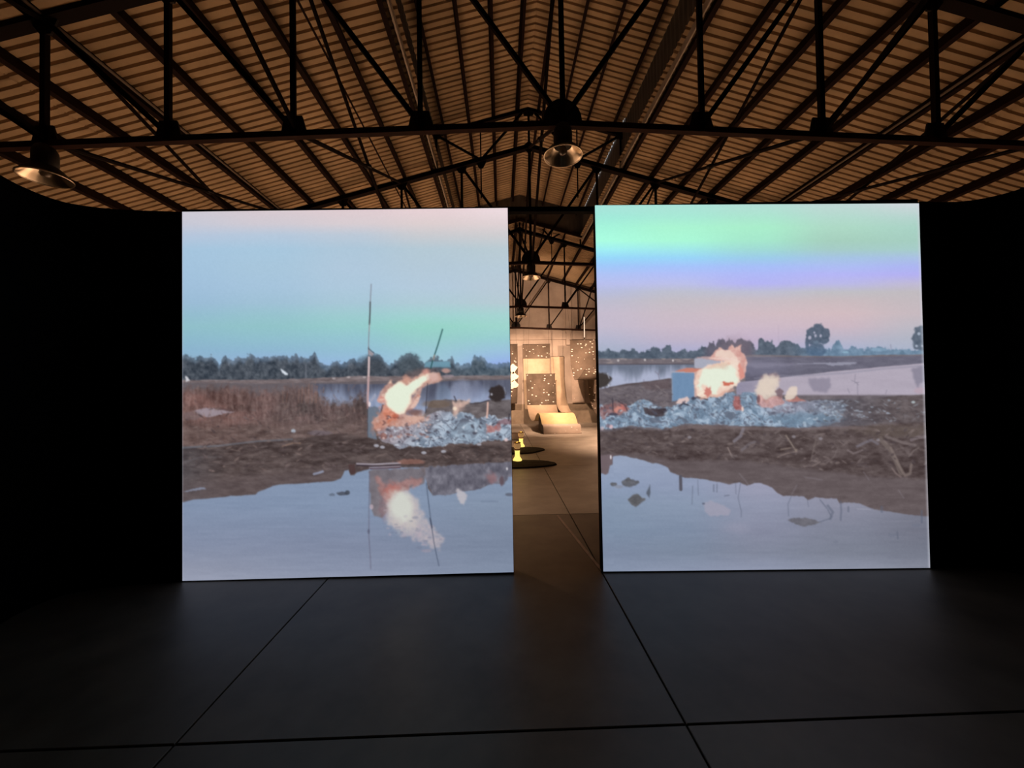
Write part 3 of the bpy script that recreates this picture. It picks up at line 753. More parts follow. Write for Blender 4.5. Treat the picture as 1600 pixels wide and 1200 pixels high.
    # teal shed roof and the poles
    s.put(s.poly([(661,577),(664,568),(702,567),(703,577)], 1) * .85, (112, 156, 176))
    s.put(s.line([(662,577),(703,577)], 2) * .6, (84, 98, 112))
    s.put(s.poly([(706,630),(712,632),(718,627),(722,633),(733,628),(727,640),(717,648),(711,655),(707,643)], 4.5, 5, 128, 3) * .25, (214, 178, 166))
    for (cx, cy, rx, ry, ro) in ((714, 638, 5, 10, .35), (722, 635, 4, 8, .7), (711, 645, 4, 9, 0), (730, 631, 2.5, 5, .8), (708, 633, 2, 5, -.3)): s.put(s.ell(cx, cy, rx, ry, .5, 4, 228 + cx, .6, ro) * .7, (218, 184, 170))
    s.put(s.ell(710, 641, 3, 3, .3) * .8, (244, 224, 200)); s.put(s.line([(709,622),(712,629)], 1.8) * .8, (56, 52, 60))
    s.put(s.ell(777, 618, 13, 12.5, .25, 6, 129, .15), (54, 46, 46)); s.put(s.line([(788,608),(790,618)], 1.4) * .7, (160, 166, 184)); s.put(s.ell(768, 619, 1.4, 2) * .8, (190, 192, 206))
    s.put(s.line([(762,632),(761.5,644),(760.5,655)], 2.6) * .95, (226, 184, 170))
    s.put(s.line([(690.5,517),(683,542),(675,566),(672,578)], 1.8), (44, 84, 86)); s.put(s.line([(667,602),(665,630),(664,648)], 1.3) * .8, (52, 50, 62))
    s.put(s.ell(677, 561, 1.6, 5, rot=.3) * .7, (168, 150, 146))
    s.put(s.line([(578.6,446),(577,476),(576.3,500),(575,522),(574.2,548)], 1.7) * .85, (134, 138, 150))
    s.put(s.line([(577,474),(576.6,492),(575.8,509)], 2.2) * .9, (78, 84, 88)); s.put(s.line([(576.4,508),(575.4,520)], 1.2) * .6, (176, 170, 170))
    s.put(s.line([(574.4,545),(574.6,565)], 2) * .8, (118, 112, 118))
    s.put(s.line([(575.2,561),(574.6,585),(573.4,620),(573.4,632)], 3.2) * .95, (214, 190, 190))
    s.put(s.line([(574.6,592),(573.2,622),(573,640)], 2.6) * .6, (172, 134, 136))
    s.put(s.poly([(575,549),(579,552),(583,556),(579,560),(575,556)], .5) * .85, (158, 142, 146)); s.put(s.line([(574.6,547),(579,551),(583,554)], 1.4) * .85, (62, 64, 76))
    s.put(s.poly([(437,578),(441,580.5),(448,586),(448,589),(444,588.5),(439,584)], .5), (214, 222, 232))
    s.put(s.poly([(289,589),(293,592),(297.5,597),(291,599.5)], .7), (206, 206, 212))
    for x, y in ((543, 592), (520, 594), (568, 592)): s.put(s.ell(x, y, 3, 1.4) * .6, (200, 190, 192))
    s.put(_sm(2.2, .6, X - 284.5) * .35, (196, 200, 214))
    s.I = np.stack([s.blur(s.I[..., k], 1) for k in range(3)], -1)
    return np.clip(s.I + (s.n(2, 2, 200, 2)[..., None] - .5) * 5, 0, 255), s.x0, s.y0

def frame_right():
    s = Frame(926, 1457, 315, 899); X, Y = s.X, s.Y
    s.I = s.grid([935, 1060, 1180, 1310, 1435], {
        320: [(170,226,218),(172,226,216),(180,222,214),(192,216,213),(206,214,218)],
        340: [(162,234,218),(168,234,214),(172,230,208),(180,218,206),(182,212,206)],
        356: [(166,245,220),(171,245,211),(170,238,204),(174,217,198),(170,211,198)],
        377: [(172,254,226),(171,249,216),(166,232,205),(166,207,190),(166,206,193)],
        391: [(162,240,244),(162,233,234),(161,219,214),(166,204,200),(167,205,202)],
        404: [(152,216,250),(154,214,249),(157,205,234),(166,196,228),(170,193,228)],
        418: [(162,200,250),(166,196,251),(167,191,248),(173,189,243),(173,182,242)],
        431: [(176,195,245),(179,191,247),(176,185,247),(181,182,246),(180,177,242)],
        445: [(185,192,238),(188,192,234),(181,181,243),(186,185,232),(192,186,214)],
        458: [(184,189,220),(190,191,206),(190,190,210),(192,190,196),(193,187,192)],
        472: [(190,188,206),(196,189,197),(201,189,196),(202,187,191),(196,186,191)],
        492: [(198,188,205),(202,188,198),(208,188,195),(210,188,193),(200,186,192)],
        512: [(196,187,205),(202,186,200),(205,186,199),(204,184,195),(190,185,195)],
        533: [(181,182,205),(191,180,200),(195,178,200),(184,180,199),(177,181,196)],
        548: [(170,178,200),(176,175,205),(185,176,206),(170,178,205),(172,180,200)]})
    top = [(926,551),(935,551),(944,552),(950,548),(955,551),(960,551),(967,552),(972,549),(980,550),(985,549),(990,548),(994,551),(998,554),(1002,551),(1008,552),(1015,550),(1020,546),(1025,545),(1030,548),(1034,551),(1038,547),(1041,542),(1048,542),(1050,550),(1055,552),(1062,553),(1068,548),(1071,548),(1075,552),(1085,550),(1090,550),(1095,546),(1097,543),(1102,543),(1105,547),(1107,545),(1109,537),(1116,537),(1119,544),(1122,534),(1130,532),(1135,538),(1140,533),(1146,535),(1149,540),(1155,530),(1162,534),(1172,534),(1178,541),(1182,549),(1185,546),(1186,534),(1190,531),(1196,535),(1207,535),(1210,541),(1214,545),(1220,539),(1225,536),(1235,536),(1240,540),(1247,540),(1252,546),(1258,546),(1299,549),(1302,541),(1306,536),(1312,535),(1315,541),(1318,548),(1326,549),(1330,545),(1340,546),(1350,549),(1360,546),(1366,545),(1374,544),(1382,547),(1390,548),(1400,547),(1410,548),(1420,549),(1457,547)]
    haze = _sm(1225, 1290, X)[..., None]
    nt = s.n(7, 6, 21)[..., None]; nf = s.n(3, 3, 22, 3)[..., None]
    dep = (Y - np.interp(X, *zip(*top)))
    tc = np.array([82, 94, 108]) * (1 - haze) + np.array([108, 134, 158]) * haze + (nt - .5) * 46 + (nf - .5) * 24
    mid = (_sm(1095, 1110, X) * (1 - _sm(1170, 1185, X)))[..., None]
    tc = tc * (1 - mid * .6) + np.array([100, 88, 102]) * mid * .6
    s.put(s.below(top, 1.0, 3, 23, 1.2, 4.0, 4) * .93, tc)
    for (cx, cy, rx, ry) in ((1279, 518, 9, 11), (1268, 522, 7, 8), (1290, 524, 7, 9), (1274, 534, 11, 8), (1288, 534, 8, 6), (1276, 550, 16, 10), (1264, 526, 4, 3), (1262, 540, 3, 12)):
        s.put(s.ell(cx, cy, rx, ry, .3, 5, 24 + cx, .15) * .93, np.array([84, 96, 114]) + (nf - .5) * 26 + _sm(530, 556, Y)[..., None] * np.array([2, 12, 20]))
    for (cx, cy, r) in ((1275, 527, 2), (1283, 527, 1.8), (1266, 530, 2.4), (1273, 522, 1.6)): s.put(s.ell(cx, cy, r, r * 1.2, .2) * .8, (186, 184, 204))
    s.put(s.ell(1276, 537, 4, 2.4, .3) * .4, (128, 148, 168))
    for (cx, cy, rx, ry) in ((1438, 519, 9, 8), (1434, 532, 10, 9), (1440, 542, 14, 8), (1450, 530, 8, 16)):
        s.put(s.ell(cx, cy, rx, ry, .3, 5, 44 + cx, .15) * .93, np.array([88, 100, 116]) + (nf - .5) * 30)
    for (cx, cy, r) in ((1436, 524, 2.6), (1432, 543, 2), (1441, 543, 1.8)): s.put(s.ell(cx, cy, r, r, .2) * .85, (176, 186, 204))
    s.put(s.line([(1217,510),(1217.4,536)], 1) * .22, (150, 140, 160))
    s.put(s.ell(1374, 549, 12, 2.6, .3) * .5, (150, 180, 204)); s.put(s.ell(1322, 553, 5, 1.6) * .6, (150, 186, 206)); s.put(s.line([(1392,541),(1392.5,547)], 1.4) * .5, (120, 120, 140))
    s.put(s.ell(1410, 554, 4, 4, .2) * .5, (84, 108, 130))
    # smoke haze over the mid bank
    n3 = s.n(16, 4, 31)[..., None]
    s.put(s.below([(926,563),(1090,563),(1180,557),(1300,559),(1457,556)], .8, 8, 32), np.array([120, 112, 118]) + (n3 - .5) * 36)
    bank = s.below([(926,2000),(1160,2000),(1166,560),(1300,561),(1457,558)], .5, 8, 33)
    s.put(bank, np.array([106, 104, 120]) + (n3 - .5) * 26 - _sm(575, 588, Y)[..., None] * 8)
    s.put(s.ell(1190, 578, 46, 14, .2, 14, 34, .6) * .5, (126, 124, 146))
    s.put(s.poly([(1244,571),(1300,569),(1340,568.5),(1338,571),(1320,573),(1302,574.5),(1290,572)], .6) * .8, (158, 158, 176))
    s.put(s.poly([(1150,570),(1240,570),(1262,573),(1180,577)], 1.5, 8, 36, 3) * .35, (152, 148, 168))
    # left water
    wv = s.n(9, 50, 41, 3)
    lw = s.below([(926,572),(1000,572),(1060,571.5),(1100,571)], .3, 8, 42) * (1 - _sm(1083, 1088, X))
    t = _sm(572, 596, Y + (wv - .5) * 30)[..., None]
    s.put(lw, np.array([108, 116, 134]) * (1 - t) + np.array([172, 178, 202]) * t)
    s.put(s.line([(926,572),(1085,571.5)], 1.6) * .8, (80, 72, 80))
    for k in range(26):
        rs = np.random.RandomState(40 + k); s.put(s.ell(rs.uniform(938, 1085), rs.uniform(563, 570), rs.uniform(2, 7), .9) * .5, (172, 156, 152) if k % 2 else (96, 88, 94))
    for x, y in ((966, 566), (1008, 565), (1052, 566)): s.put(s.ell(x, y, 1.6, 2) * .8, (214, 206, 206))
    # right water
    rw = s.below([(926,2000),(1148,2000),(1152,600),(1180,597),(1222,592),(1260,588),(1300,583.5),(1340,579.5),(1400,574),(1457,569)], .5, 10, 43, .9)
    rc = np.array([176, 167, 182]) + (s.n(30, 6, 44)[..., None] - .5) * 12 - (1 - _sm(1150, 1230, X))[..., None] * np.array([30, 26, 20])
    s.put(rw, rc)
    s.put(s.line([(1180,594),(1222,590),(1260,589.5),(1320,585.5),(1380,579),(1457,573)], 3) * .45, (140, 138, 156))
    s.put(s.poly([(1264,594),(1298,593),(1299,606),(1292,616),(1272,614),(1265,604)], 3, 6, 45, 5) * .75, (136, 130, 148))
    s.put(s.poly([(1424,577),(1457,574),(1457,598),(1438,600),(1432,608),(1428,590)], 3, 6, 46, 4) * .75, (130, 126, 144))
    s.put(s.ell(1440, 613, 12, 5) * .4, (186, 154, 166))
    for a in ([(1331,597),(1338,600),(1342,604)], [(1336,601),(1342,600)], [(1325,610),(1328,617)], [(1340,602),(1341,622)], [(1386,612),(1384,618)], [(1337,588),(1336,598)]): s.put(s.line(a, 1.3) * .5, (124, 120, 136))
    # banks below the waters
    nm = s.n(24, 6, 51, 5, .6)[..., None]; nd = s.n(8, 4, 52, 4, .6)[..., None]
    lb = s.below([(926,611),(940,610),(955,607),(975,603),(1000,600),(1020,597.5),(1046,594),(1090,592)], .8, 8, 53) * (1 - _sm(1086, 1100, X) * (1 - _sm(618, 622, Y)))
    gcol = np.array([106, 98, 104]) + (nm - .5) * 50 + (nd - .5) * 30
    s.put(lb, gcol)
    s.put(s.line([(952,608),(1000,601.5),(1046,595)], 2.2) * .5, (78, 66, 66))
    s.put(s.poly([(1000,602),(1047,595),(1050,610),(1010,612)], 2, 8, 54, 3) * .5, (92, 76, 78))
    s.put(s.below([(926,2000),(1150,2000),(1160,622),(1225,624),(1260,628.5),(1300,626),(1330,625),(1360,626.5),(1378,624),(1400,621.5),(1457,618.5)], .8, 7, 55), np.array([98, 94, 102]) + (nm - .5) * 40 + (nd - .5) * 34 - _sm(1300, 1420, X)[..., None] * np.array([2, 8, 14]))
    # branches at the left water
    for a in ([(1031,597),(1029,588),(1024,583)], [(1029,588),(1032,580)], [(1006,599),(1006.5,596)]): s.put(s.line(a, 1.2) * .5, (112, 102, 118))
    # --- boxes
    s.put(s.poly([(1086,563),(1100,560.5),(1142,559),(1150,566),(1130,580),(1086,578)], .4), (168, 170, 186))
    s.put(s.poly([(1086,562),(1098,560),(1140,558),(1152,564),(1120,566)], .8) * .8, (182, 150, 150))
    s.put(s.poly([(1050,584),(1086,585),(1087,623),(1070,626),(1051,630)], .4), np.array([112, 141, 174]) + (s.n(6, 30, 61)[..., None] - .5) * 14)
    s.put(s.line([(1050.5,585),(1051.5,628)], 2) * .6, (140, 152, 172)); s.put(s.line([(1050,584),(1086,585)], 1.4) * .8, (178, 176, 186))
    s.put(s.poly([(1055,583),(1072,577.5),(1098,579),(1088,585)], .4), (196, 128, 112))
    s.put(s.poly([(1085,585),(1096,580),(1094,622),(1085,623)], .5) * .8, (222, 178, 166))
    # --- ash
    ap = s.full(s.poly([(926,640),(940,634),(960,640),(975,640),(985,636),(995,630),(1007,626),(1020,632),(1035,640),(1050,638),(1062,632),(1080,625),(1100,626),(1120,622),(1130,616),(1145,615),(1155,621),(1165,617),(1180,616),(1190,623),(1230,628),(1265,629),(1300,628),(1325,634),(1318,650),(1312,662),(1290,668),(1240,671),(1200,669),(1150,668),(1100,665),(1070,666),(1050,670),(1030,673),(1010,671),(985,668),(960,674),(926,672)], 2.5, 7, 62, 1))
    fade = 1 - _sm(1230, 1330, X + (s.n(14, 8, 63) - .5) * 60)
    s.ash(ap * (.35 + .65 * fade), (132, 152, 174), (92, 98, 114), (164, 182, 202), 64, 12)
    s.put(ap * _sm(1180, 1230, X) * fade * (1 - _sm(645, 656, Y)) * .55, np.array([158, 146, 160]) + (nd - .5) * 70)
    s.put(s.ell(1255, 656, 55, 9, .4, 10, 65, .4) * .6, (112, 136, 158))
    s.put(s.poly([(1006,640),(1025,641),(1042,640),(1041,652),(1026,654),(1010,650)], 2, 5, 66), np.array([74, 66, 72]) + (nd - .5) * 50)
    s.put(s.poly([(936,640),(940,636),(958,632),(963,629),(976,634),(984,642),(966,652),(955,650),(940,660)], 3.5, 5, 67, 2) * .85, np.array([142, 104, 104]) + (s.n(5, 5, 68)[..., None] - .5) * 110)
    s.put(s.ell(966, 643, 8, 6, .4, 5, 69) * .85, (208, 138, 124)); s.put(s.ell(975, 639, 5, 5, .4, 5, 70) * .6, (196, 112, 104))
    s.put(s.line([(957,626),(958,644)], 2) * .8, (62, 56, 66)); s.put(s.line([(966,630),(977,636),(980,644)], 2) * .7, (66, 58, 66)); s.put(s.ell(958, 650, 8, 2.4, .4) * .8, (60, 58, 74))
    s.put(s.ell(955, 669.5, 3, 3, .2) * .8, (226, 186, 190)); s.put(s.ell(941, 672, 3, 3, .3) * .7, (206, 186, 192)); s.put(s.ell(950, 668, 3, 3) * .6, (112, 80, 88))
    s.put(s.poly([(1056,634),(1062,626),(1074,622),(1079,628),(1070,634),(1060,634)], 1.5, 5, 71), (218, 192, 188))
    s.put(s.line([(1062,637),(1068,633),(1076,636)], 2) * .9, (48, 44, 54)); s.put(s.poly([(1080,626),(1083,622),(1090,625),(1084,628)], .5) * .9, (64, 66, 82)); s.put(s.line([(1091,622),(1098,625),(1106,627)], 2.4) * .9, (58, 46, 54))
    s.put(s.poly([(1146,622),(1155,621),(1158,634),(1161,644),(1150,643),(1146,634)], 3, 4, 72, 2) * .9, np.array([160, 96, 94]) + (nd - .5) * 90); s.put(s.ell(1161, 642, 2, 4, .2) * .9, (240, 208, 196))
    for k in range(110):
        rs = np.random.RandomState(700 + k); x = rs.uniform(940, 1320); y = rs.uniform(630, 668)
        s.put(s.ell(x, y, rs.uniform(1.4, 4.5), rs.uniform(1, 2.4), .3, 4, 700 + k, .3, rs.uniform(-1, 1)) * ap * .6, (82, 84, 100) if k % 2 else (182, 198, 214))
    for k in range(26):
        rs = np.random.RandomState(840 + k); s.put(s.ell(rs.uniform(1270, 1390), rs.uniform(628, 655), rs.uniform(1.5, 3.5), rs.uniform(1, 1.8), .2, 5, k) * .6, (158, 168, 184))
    s.put(s.ell(1427, 631, 3, 2) * .9, (172, 184, 190))
    # --- fire
    sm_ = s.ell(1150, 552, 24, 20, .3, 10, 73, .6); s.put(sm_ * .35, (140, 120, 128))
    up = s.poly([(1108,563),(1114,556),(1119,550),(1125,546),(1128,549),(1137,549),(1144,541),(1149,545),(1159,541),(1157,551),(1163,556),(1168,566),(1166,580),(1163,594),(1156,596),(1151,578),(1140,566),(1120,566)], 2, 6, 74, 1)
    s.put(up * .95, np.array([222, 176, 166]) + (s.n(7, 6, 75)[..., None] - .5) * np.array([40, 70, 66]))
    s.put(s.poly([(1119,552),(1128,549),(1142,550),(1150,558),(1154,566),(1130,562),(1118,560)], 2, 6, 76, 2) * .8, (236, 214, 200))
    s.put(s.poly([(1105,562),(1130,561),(1150,563),(1156,567),(1135,566)], 1) * .7, (238, 216, 206))
    s.put(s.poly([(1153,572),(1157,570),(1162,580),(1164,592),(1158,596),(1154,590)], 1, 5, 77) * .9, (216, 144, 132))
    body_pts = [(1086,592),(1096,579),(1108,573),(1122,570),(1138,566),(1154,566),(1154,585),(1157,597),(1151,605),(1142,612),(1136,615),(1128,621),(1118,623),(1106,625),(1092,624),(1087,612)]
    s.put(s.poly(body_pts, 4, 6, 78, 2), (236, 206, 190))
    s.specks(50, (1088, 1156), (566, 624), (3, 8), (2, 5), [(240, 222, 204), (226, 182, 166), (244, 230, 212)], (.4, .8), 1500, s.full(s.poly(body_pts, 4, 6, 78, 2)))
    core = s.poly([(1092,594),(1100,580),(1112,577),(1125,574),(1135,577),(1150,570),(1152,588),(1154,597),(1146,603),(1136,605),(1128,601),(1124,611),(1120,619),(1114,622),(1110,608),(1100,604),(1095,612),(1090,606)], 4, 6, 79, 3)
    s.put(core, (228, 235, 217))
    s.put(s.poly([(1104,578),(1122,571),(1140,569),(1134,577),(1116,580)], 3, 5, 179, 2) * .6, (222, 192, 172))
    s.put(s.poly([(1138,568),(1150,562),(1156,566),(1154,578),(1146,576)], 3, 5, 180, 2) * .7, (238, 216, 202))
    s.put(s.line([(1096,626),(1110,620),(1122,622),(1134,615),(1146,612)], 4) * .6, (214, 168, 152))
    s.put(s.poly([(1131,598),(1138,600),(1147,599),(1146,603),(1138,606),(1130,605)], 2, 4, 80, 1) * .9, (200, 98, 80))
    s.put(s.poly([(1101,618),(1104,608),(1108,610),(1111,606),(1112,618),(1106,624)], 2, 4, 81, 1) * .9, (200, 120, 110))
    s.put(s.ell(1133, 575, 7, 5, .4, 5, 82, .5) * .4, (214, 196, 178))
    s.put(s.poly([(1188,592),(1196,588),(1210,585),(1218,588),(1220,598),(1212,600),(1205,590),(1192,596)], 2, 6, 83, 3) * .5, (150, 120, 124))
    f2 = s.poly([(1181,612),(1188,604),(1191,594),(1197,594),(1203,590),(1208,595),(1217,592),(1218,604),(1213,612),(1206,622),(1200,632),(1190,630),(1184,622)], 4.5, 6, 84, 3)
    s.put(f2 * .8, np.array([218, 200, 188]) + (nd - .5) * 30)
    for (cx, cy, rx, ry, ro) in ((1200, 604, 13, 13, 0), (1209, 596, 8, 9, .3), (1192, 612, 9, 12, .2), (1205, 618, 9, 9, 0), (1197, 592, 5, 6, 0)): s.put(s.ell(cx, cy, rx, ry, .5, 6, 428 + cx, .5, ro) * .75, (222, 206, 192))
    s.put(s.poly([(1183,620),(1190,620),(1198,628),(1210,622),(1222,620),(1226,632),(1210,640),(1192,640),(1184,632)], 2.5, 6, 85, 2) * .8, np.array([200, 150, 146]) + (s.n(5, 5, 86)[..., None] - .5) * 90)
    s.put(s.poly([(1212,614),(1219,609),(1225,614),(1222,624),(1215,622)], 1.5, 5, 87) * .8, (120, 98, 104))
    s.put(s.poly([(1227,622),(1232,612),(1236,606),(1246,606),(1247,616),(1242,624),(1236,629),(1228,628)], 1.5, 5, 88, 2) * .9, (226, 208, 194))
    s.put(s.poly([(1226,629),(1240,626),(1246,622),(1252,626),(1262,629),(1240,631)], 1.2, 5, 89) * .8, (188, 122, 112))
    s.put(s.ell(1186, 626, 3, 7, .3) * .6, (96, 66, 72))
    # dark bush at the left edge
    s.put(s.ell(938, 597, 17, 12, .25, 6, 90, .15) , (66, 60, 58)); s.put(s.line([(949,586),(952,594)], 1.5) * .8, (176, 180, 196)); s.put(s.ell(951, 605, 1.6, 2) * .7, (206, 206, 214))
    # --- near bank
    low = s.below([(926,677),(950,677),(985,672),(1010,674),(1040,675),(1060,668),(1090,666),(1150,670),(1200,669),(1250,672),(1300,670),(1340,668),(1400,664),(1457,662)], 1.5, 9, 101, 2)
    lc = np.array([91, 79, 79]) + (nm - .5) * 50 + (nd - .5) * 40 - _sm(690, 720, Y)[..., None] * 8
    s.put(low, lc)
    s.put(s.line([(1050,674),(1080,670),(1140,671),(1200,673),(1260,673),(1320,670),(1370,674)], 5) * .35, (138, 122, 124))
    s.put(s.ell(1400, 676, 60, 9, .4, 10, 102, .5) * .45, (106, 94, 86))
    for a, w, c in (([(1162,673),(1158,684),(1148,692)], 5, (134, 128, 138)), ([(1138,702),(1144,715)], 2, (156, 140, 136)), ([(1229,683),(1236,694),(1245,708)], 2, (156, 142, 132)), ([(1221,705),(1238,702),(1246,706)], 2, (140, 124, 116)), ([(1216,717),(1230,711),(1246,708)], 2, (136, 120, 116)), ([(1276,688),(1272,705),(1268,722)], 2.2, (112, 100, 98)), ([(1257,731),(1270,731),(1282,724)], 2, (136, 122, 120)), ([(1376,688),(1390,704),(1400,722),(1408,742)], 7, (116, 104, 100)), ([(1392,702),(1404,728),(1414,745),(1422,742),(1424,728)], 4, (128, 114, 110)), ([(1394,734),(1400,742),(1408,748)], 2.4, (134, 118, 116)), ([(1420,716),(1428,706),(1436,702)], 2, (124, 112, 110)), ([(1340,700),(1352,694),(1362,690),(1372,696)], 4, (120, 114, 124)), ([(1325,706),(1334,711),(1348,706)], 3, (126, 114, 116)), ([(1384,684),(1410,694),(1430,698)], 4, (122, 110, 110)), ([(1310,702),(1304,716),(1292,726)], 2, (116, 104, 104)), ([(1160,706),(1172,696),(1180,693)], 4, (116, 108, 114)), ([(1424,690),(1434,686),(1446,685)], 5, (128, 116, 120))):
        s.put(s.line(a, w) * .7, c)
    for k in range(60):
        rs = np.random.RandomState(960 + k); x = rs.uniform(950, 1440); y = rs.uniform(678, 738); L = rs.uniform(4, 13); a = rs.uniform(-.8, .8)
        s.put(s.line([(x, y), (x + L * np.cos(a), y + L * np.sin(a))], 1.4) * rs.uniform(.2, .45), (132, 118, 114) if k % 2 else (62, 54, 58))
    for x, y in ((1241, 685), (1372, 690), (1078, 686), (1283, 688)): s.put(s.ell(x, y, 3, 2.2) * .7, (148, 142, 150))
    s.specks(240, (940, 1450), (672, 736), (1.5, 6), (.7, 2), [(132, 118, 116), (68, 58, 62), (118, 106, 106), (80, 70, 74)], (.3, .65), 3100)
    s.specks(120, (940, 1050), (606, 640), (1.5, 5), (.7, 1.6), [(128, 118, 120), (82, 74, 80)], (.3, .6), 3400)
    s.specks(140, (1265, 1452), (628, 664), (1.5, 5), (.7, 1.6), [(122, 116, 122), (76, 70, 74), (150, 156, 168)], (.3, .6), 3600)
    # mirrored bank in the water
    mir = s.below([(926,712),(960,712),(1000,712),(1050,722),(1100,722),(1170,722),(1250,734),(1320,742),(1380,748),(1457,752)], 1.5, 10, 111, 4)
    s.put(mir, np.array([99, 88, 90]) + (s.n(24, 5, 112)[..., None] - .5) * 22 + (nd - .5) * 10)
    for a in ([(1156,742),(1166,754),(1170,760)], [(1246,760),(1238,774)], [(1258,748),(1285,752)], [(1404,768),(1412,780)], [(1350,740),(1358,752)]): s.put(s.line(a, 2.2) * .35, (132, 124, 132))
    wl = [(926,744),(942,742),(947,744),(950,742),(953,730),(957,728),(958,716),(970,714),(984,717),(1003,721),(1019,726),(1030,727),(1044,733),(1048,740),(1056,743),(1071,749),(1085,749),(1092,750),(1106,752),(1125,756),(1141,759),(1150,757),(1157,756),(1168,761),(1180,757),(1190,757),(1200,761),(1207,764),(1215,772),(1224,777),(1240,777),(1257,778),(1263,783),(1274,779),(1290,781),(1308,781),(1312,788),(1325,787),(1342,788),(1354,793),(1367,798),(1384,800),(1401,803),(1420,806),(1457,809)]
    wm = s.below(wl, 1.0, 5, 113, 1.1)
    wc = s.grid([940, 1060, 1190, 1320, 1450], {715: [(148,164,192)]*5, 760: [(138,156,186),(140,155,184),(152,157,182),(142,146,168),(132,138,158)], 790: [(130,150,176),(134,152,178),(142,151,176),(138,143,164),(122,128,146)], 830: [(124,144,170),(124,142,168),(132,140,164),(124,132,152),(112,118,136)], 865: [(122,138,164),(122,138,162),(126,136,158),(120,129,148),(114,122,140)], 890: [(132,148,174),(136,150,176),(140,151,176),(138,147,168),(130,138,156)]})
    s.put(wm, wc + np.array([2, -2, -5]) + (s.n(40, 4, 114)[..., None] - .5) * 9)
    s.put(s.poly([(936,716),(950,712),(957,714),(957,728),(953,730),(950,742),(945,744),(940,740)], 1.5, 5, 115) * .7, (118, 102, 108)); s.put(s.ell(954.5, 717, 1.4, 3) * .9, (232, 226, 230))
    dk = (92, 92, 98)
    for (cx, cy, rx, ry) in ((983, 757, 12, 6), (982, 752, 4, 4), (996, 756, 3.2, 3), (959, 759, 5, 3)): s.put(s.ell(cx, cy, rx, ry, .3, 5, 116 + int(cx), .2) * .9, np.array(dk) + (nd - .5) * 40)
    s.put(s.ell(967, 763, 7, 2.4, .4, 5, 117) * .6, (134, 136, 148))
    s.put(s.poly([(981,783),(988,776),(996,774),(1003,779),(1011,782),(1002,788),(994,794),(986,790)], 1, 5, 118), np.array([94, 94, 98]) + (nd - .5) * 36)
    s.put(s.poly([(1016,760),(1017,772),(1015,780),(1010,773)], .5) * .9, (86, 92, 104))
    s.put(s.line([(1064,747),(1064.5,767)], 5) * .95, (84, 82, 92))
    for a, w in (([(1083,762),(1082,790)], 1.4), ([(1091,752),(1092,776)], 1.2), ([(1116,760),(1116,770)], 2.4), ([(1121,759),(1121,771)], 2), ([(1150,757),(1151,774)], 1.2), ([(1158,757),(1154,780),(1159,800),(1159,810)], 1.4), ([(1133,777),(1140,776)], 2), ([(1237,778),(1232,790),(1233,808)], 1.4), ([(1262,782),(1264,794)], 1), ([(1282,783),(1294,798),(1300,810)], 2.2), ([(1294,792),(1302,802),(1298,812)], 4), ([(1314,786),(1315,800),(1314,814)], 3), ([(1326,794),(1326,801)], 3), ([(1378,794),(1378,801)], 4), ([(1440,800),(1440,818)], 3), ([(1402,833),(1403,843)], 2.6), ([(1298,812),(1285,816),(1278,818)], 2)):
        s.put(s.line(a, w) * .5, (92, 98, 116))
    s.put(s.poly([(1231,815),(1240,811),(1262,811),(1276,815),(1284,818),(1268,822),(1256,825),(1244,820)], 1.2, 5, 119) * .9, np.array([104, 102, 110]) + (nd - .5) * 26)
    s.put(s.poly([(1101,788),(1110,785),(1130,790),(1143,800),(1140,807),(1110,808),(1102,800)], 2, 7, 120, 2) * .55, (168, 160, 176))
    s.put(s.ell(1150, 826, 20, 8, .4, 8, 121, .6) * .25, (160, 156, 176)); s.put(s.ell(1100, 789, 2.4, 1.6) * .8, (92, 98, 116))
    s.put(s.ell(1394, 838, 7, 3, .4) * .3, (104, 110, 128)); s.put(s.line([(1340,797),(1360,798)], 1.6) * .4, (170, 170, 184)); s.put(s.ell(1306, 848, 4, 2) * .3, (104, 110, 128)); s.put(s.ell(1432, 822, 8, 2.4, .4) * .35, (104, 110, 128))
    e = 1434.5 + (Y - 318) * (17.5 / 571)
    s.put(_sm(-3, -.5, X - e) * .4, (206, 208, 218))
    s.I = np.stack([s.blur(s.I[..., k], 1) for k in range(3)], -1)
    return np.clip(s.I + (s.n(2, 2, 300, 2)[..., None] - .5) * 5, 0, 255), s.x0, s.y0

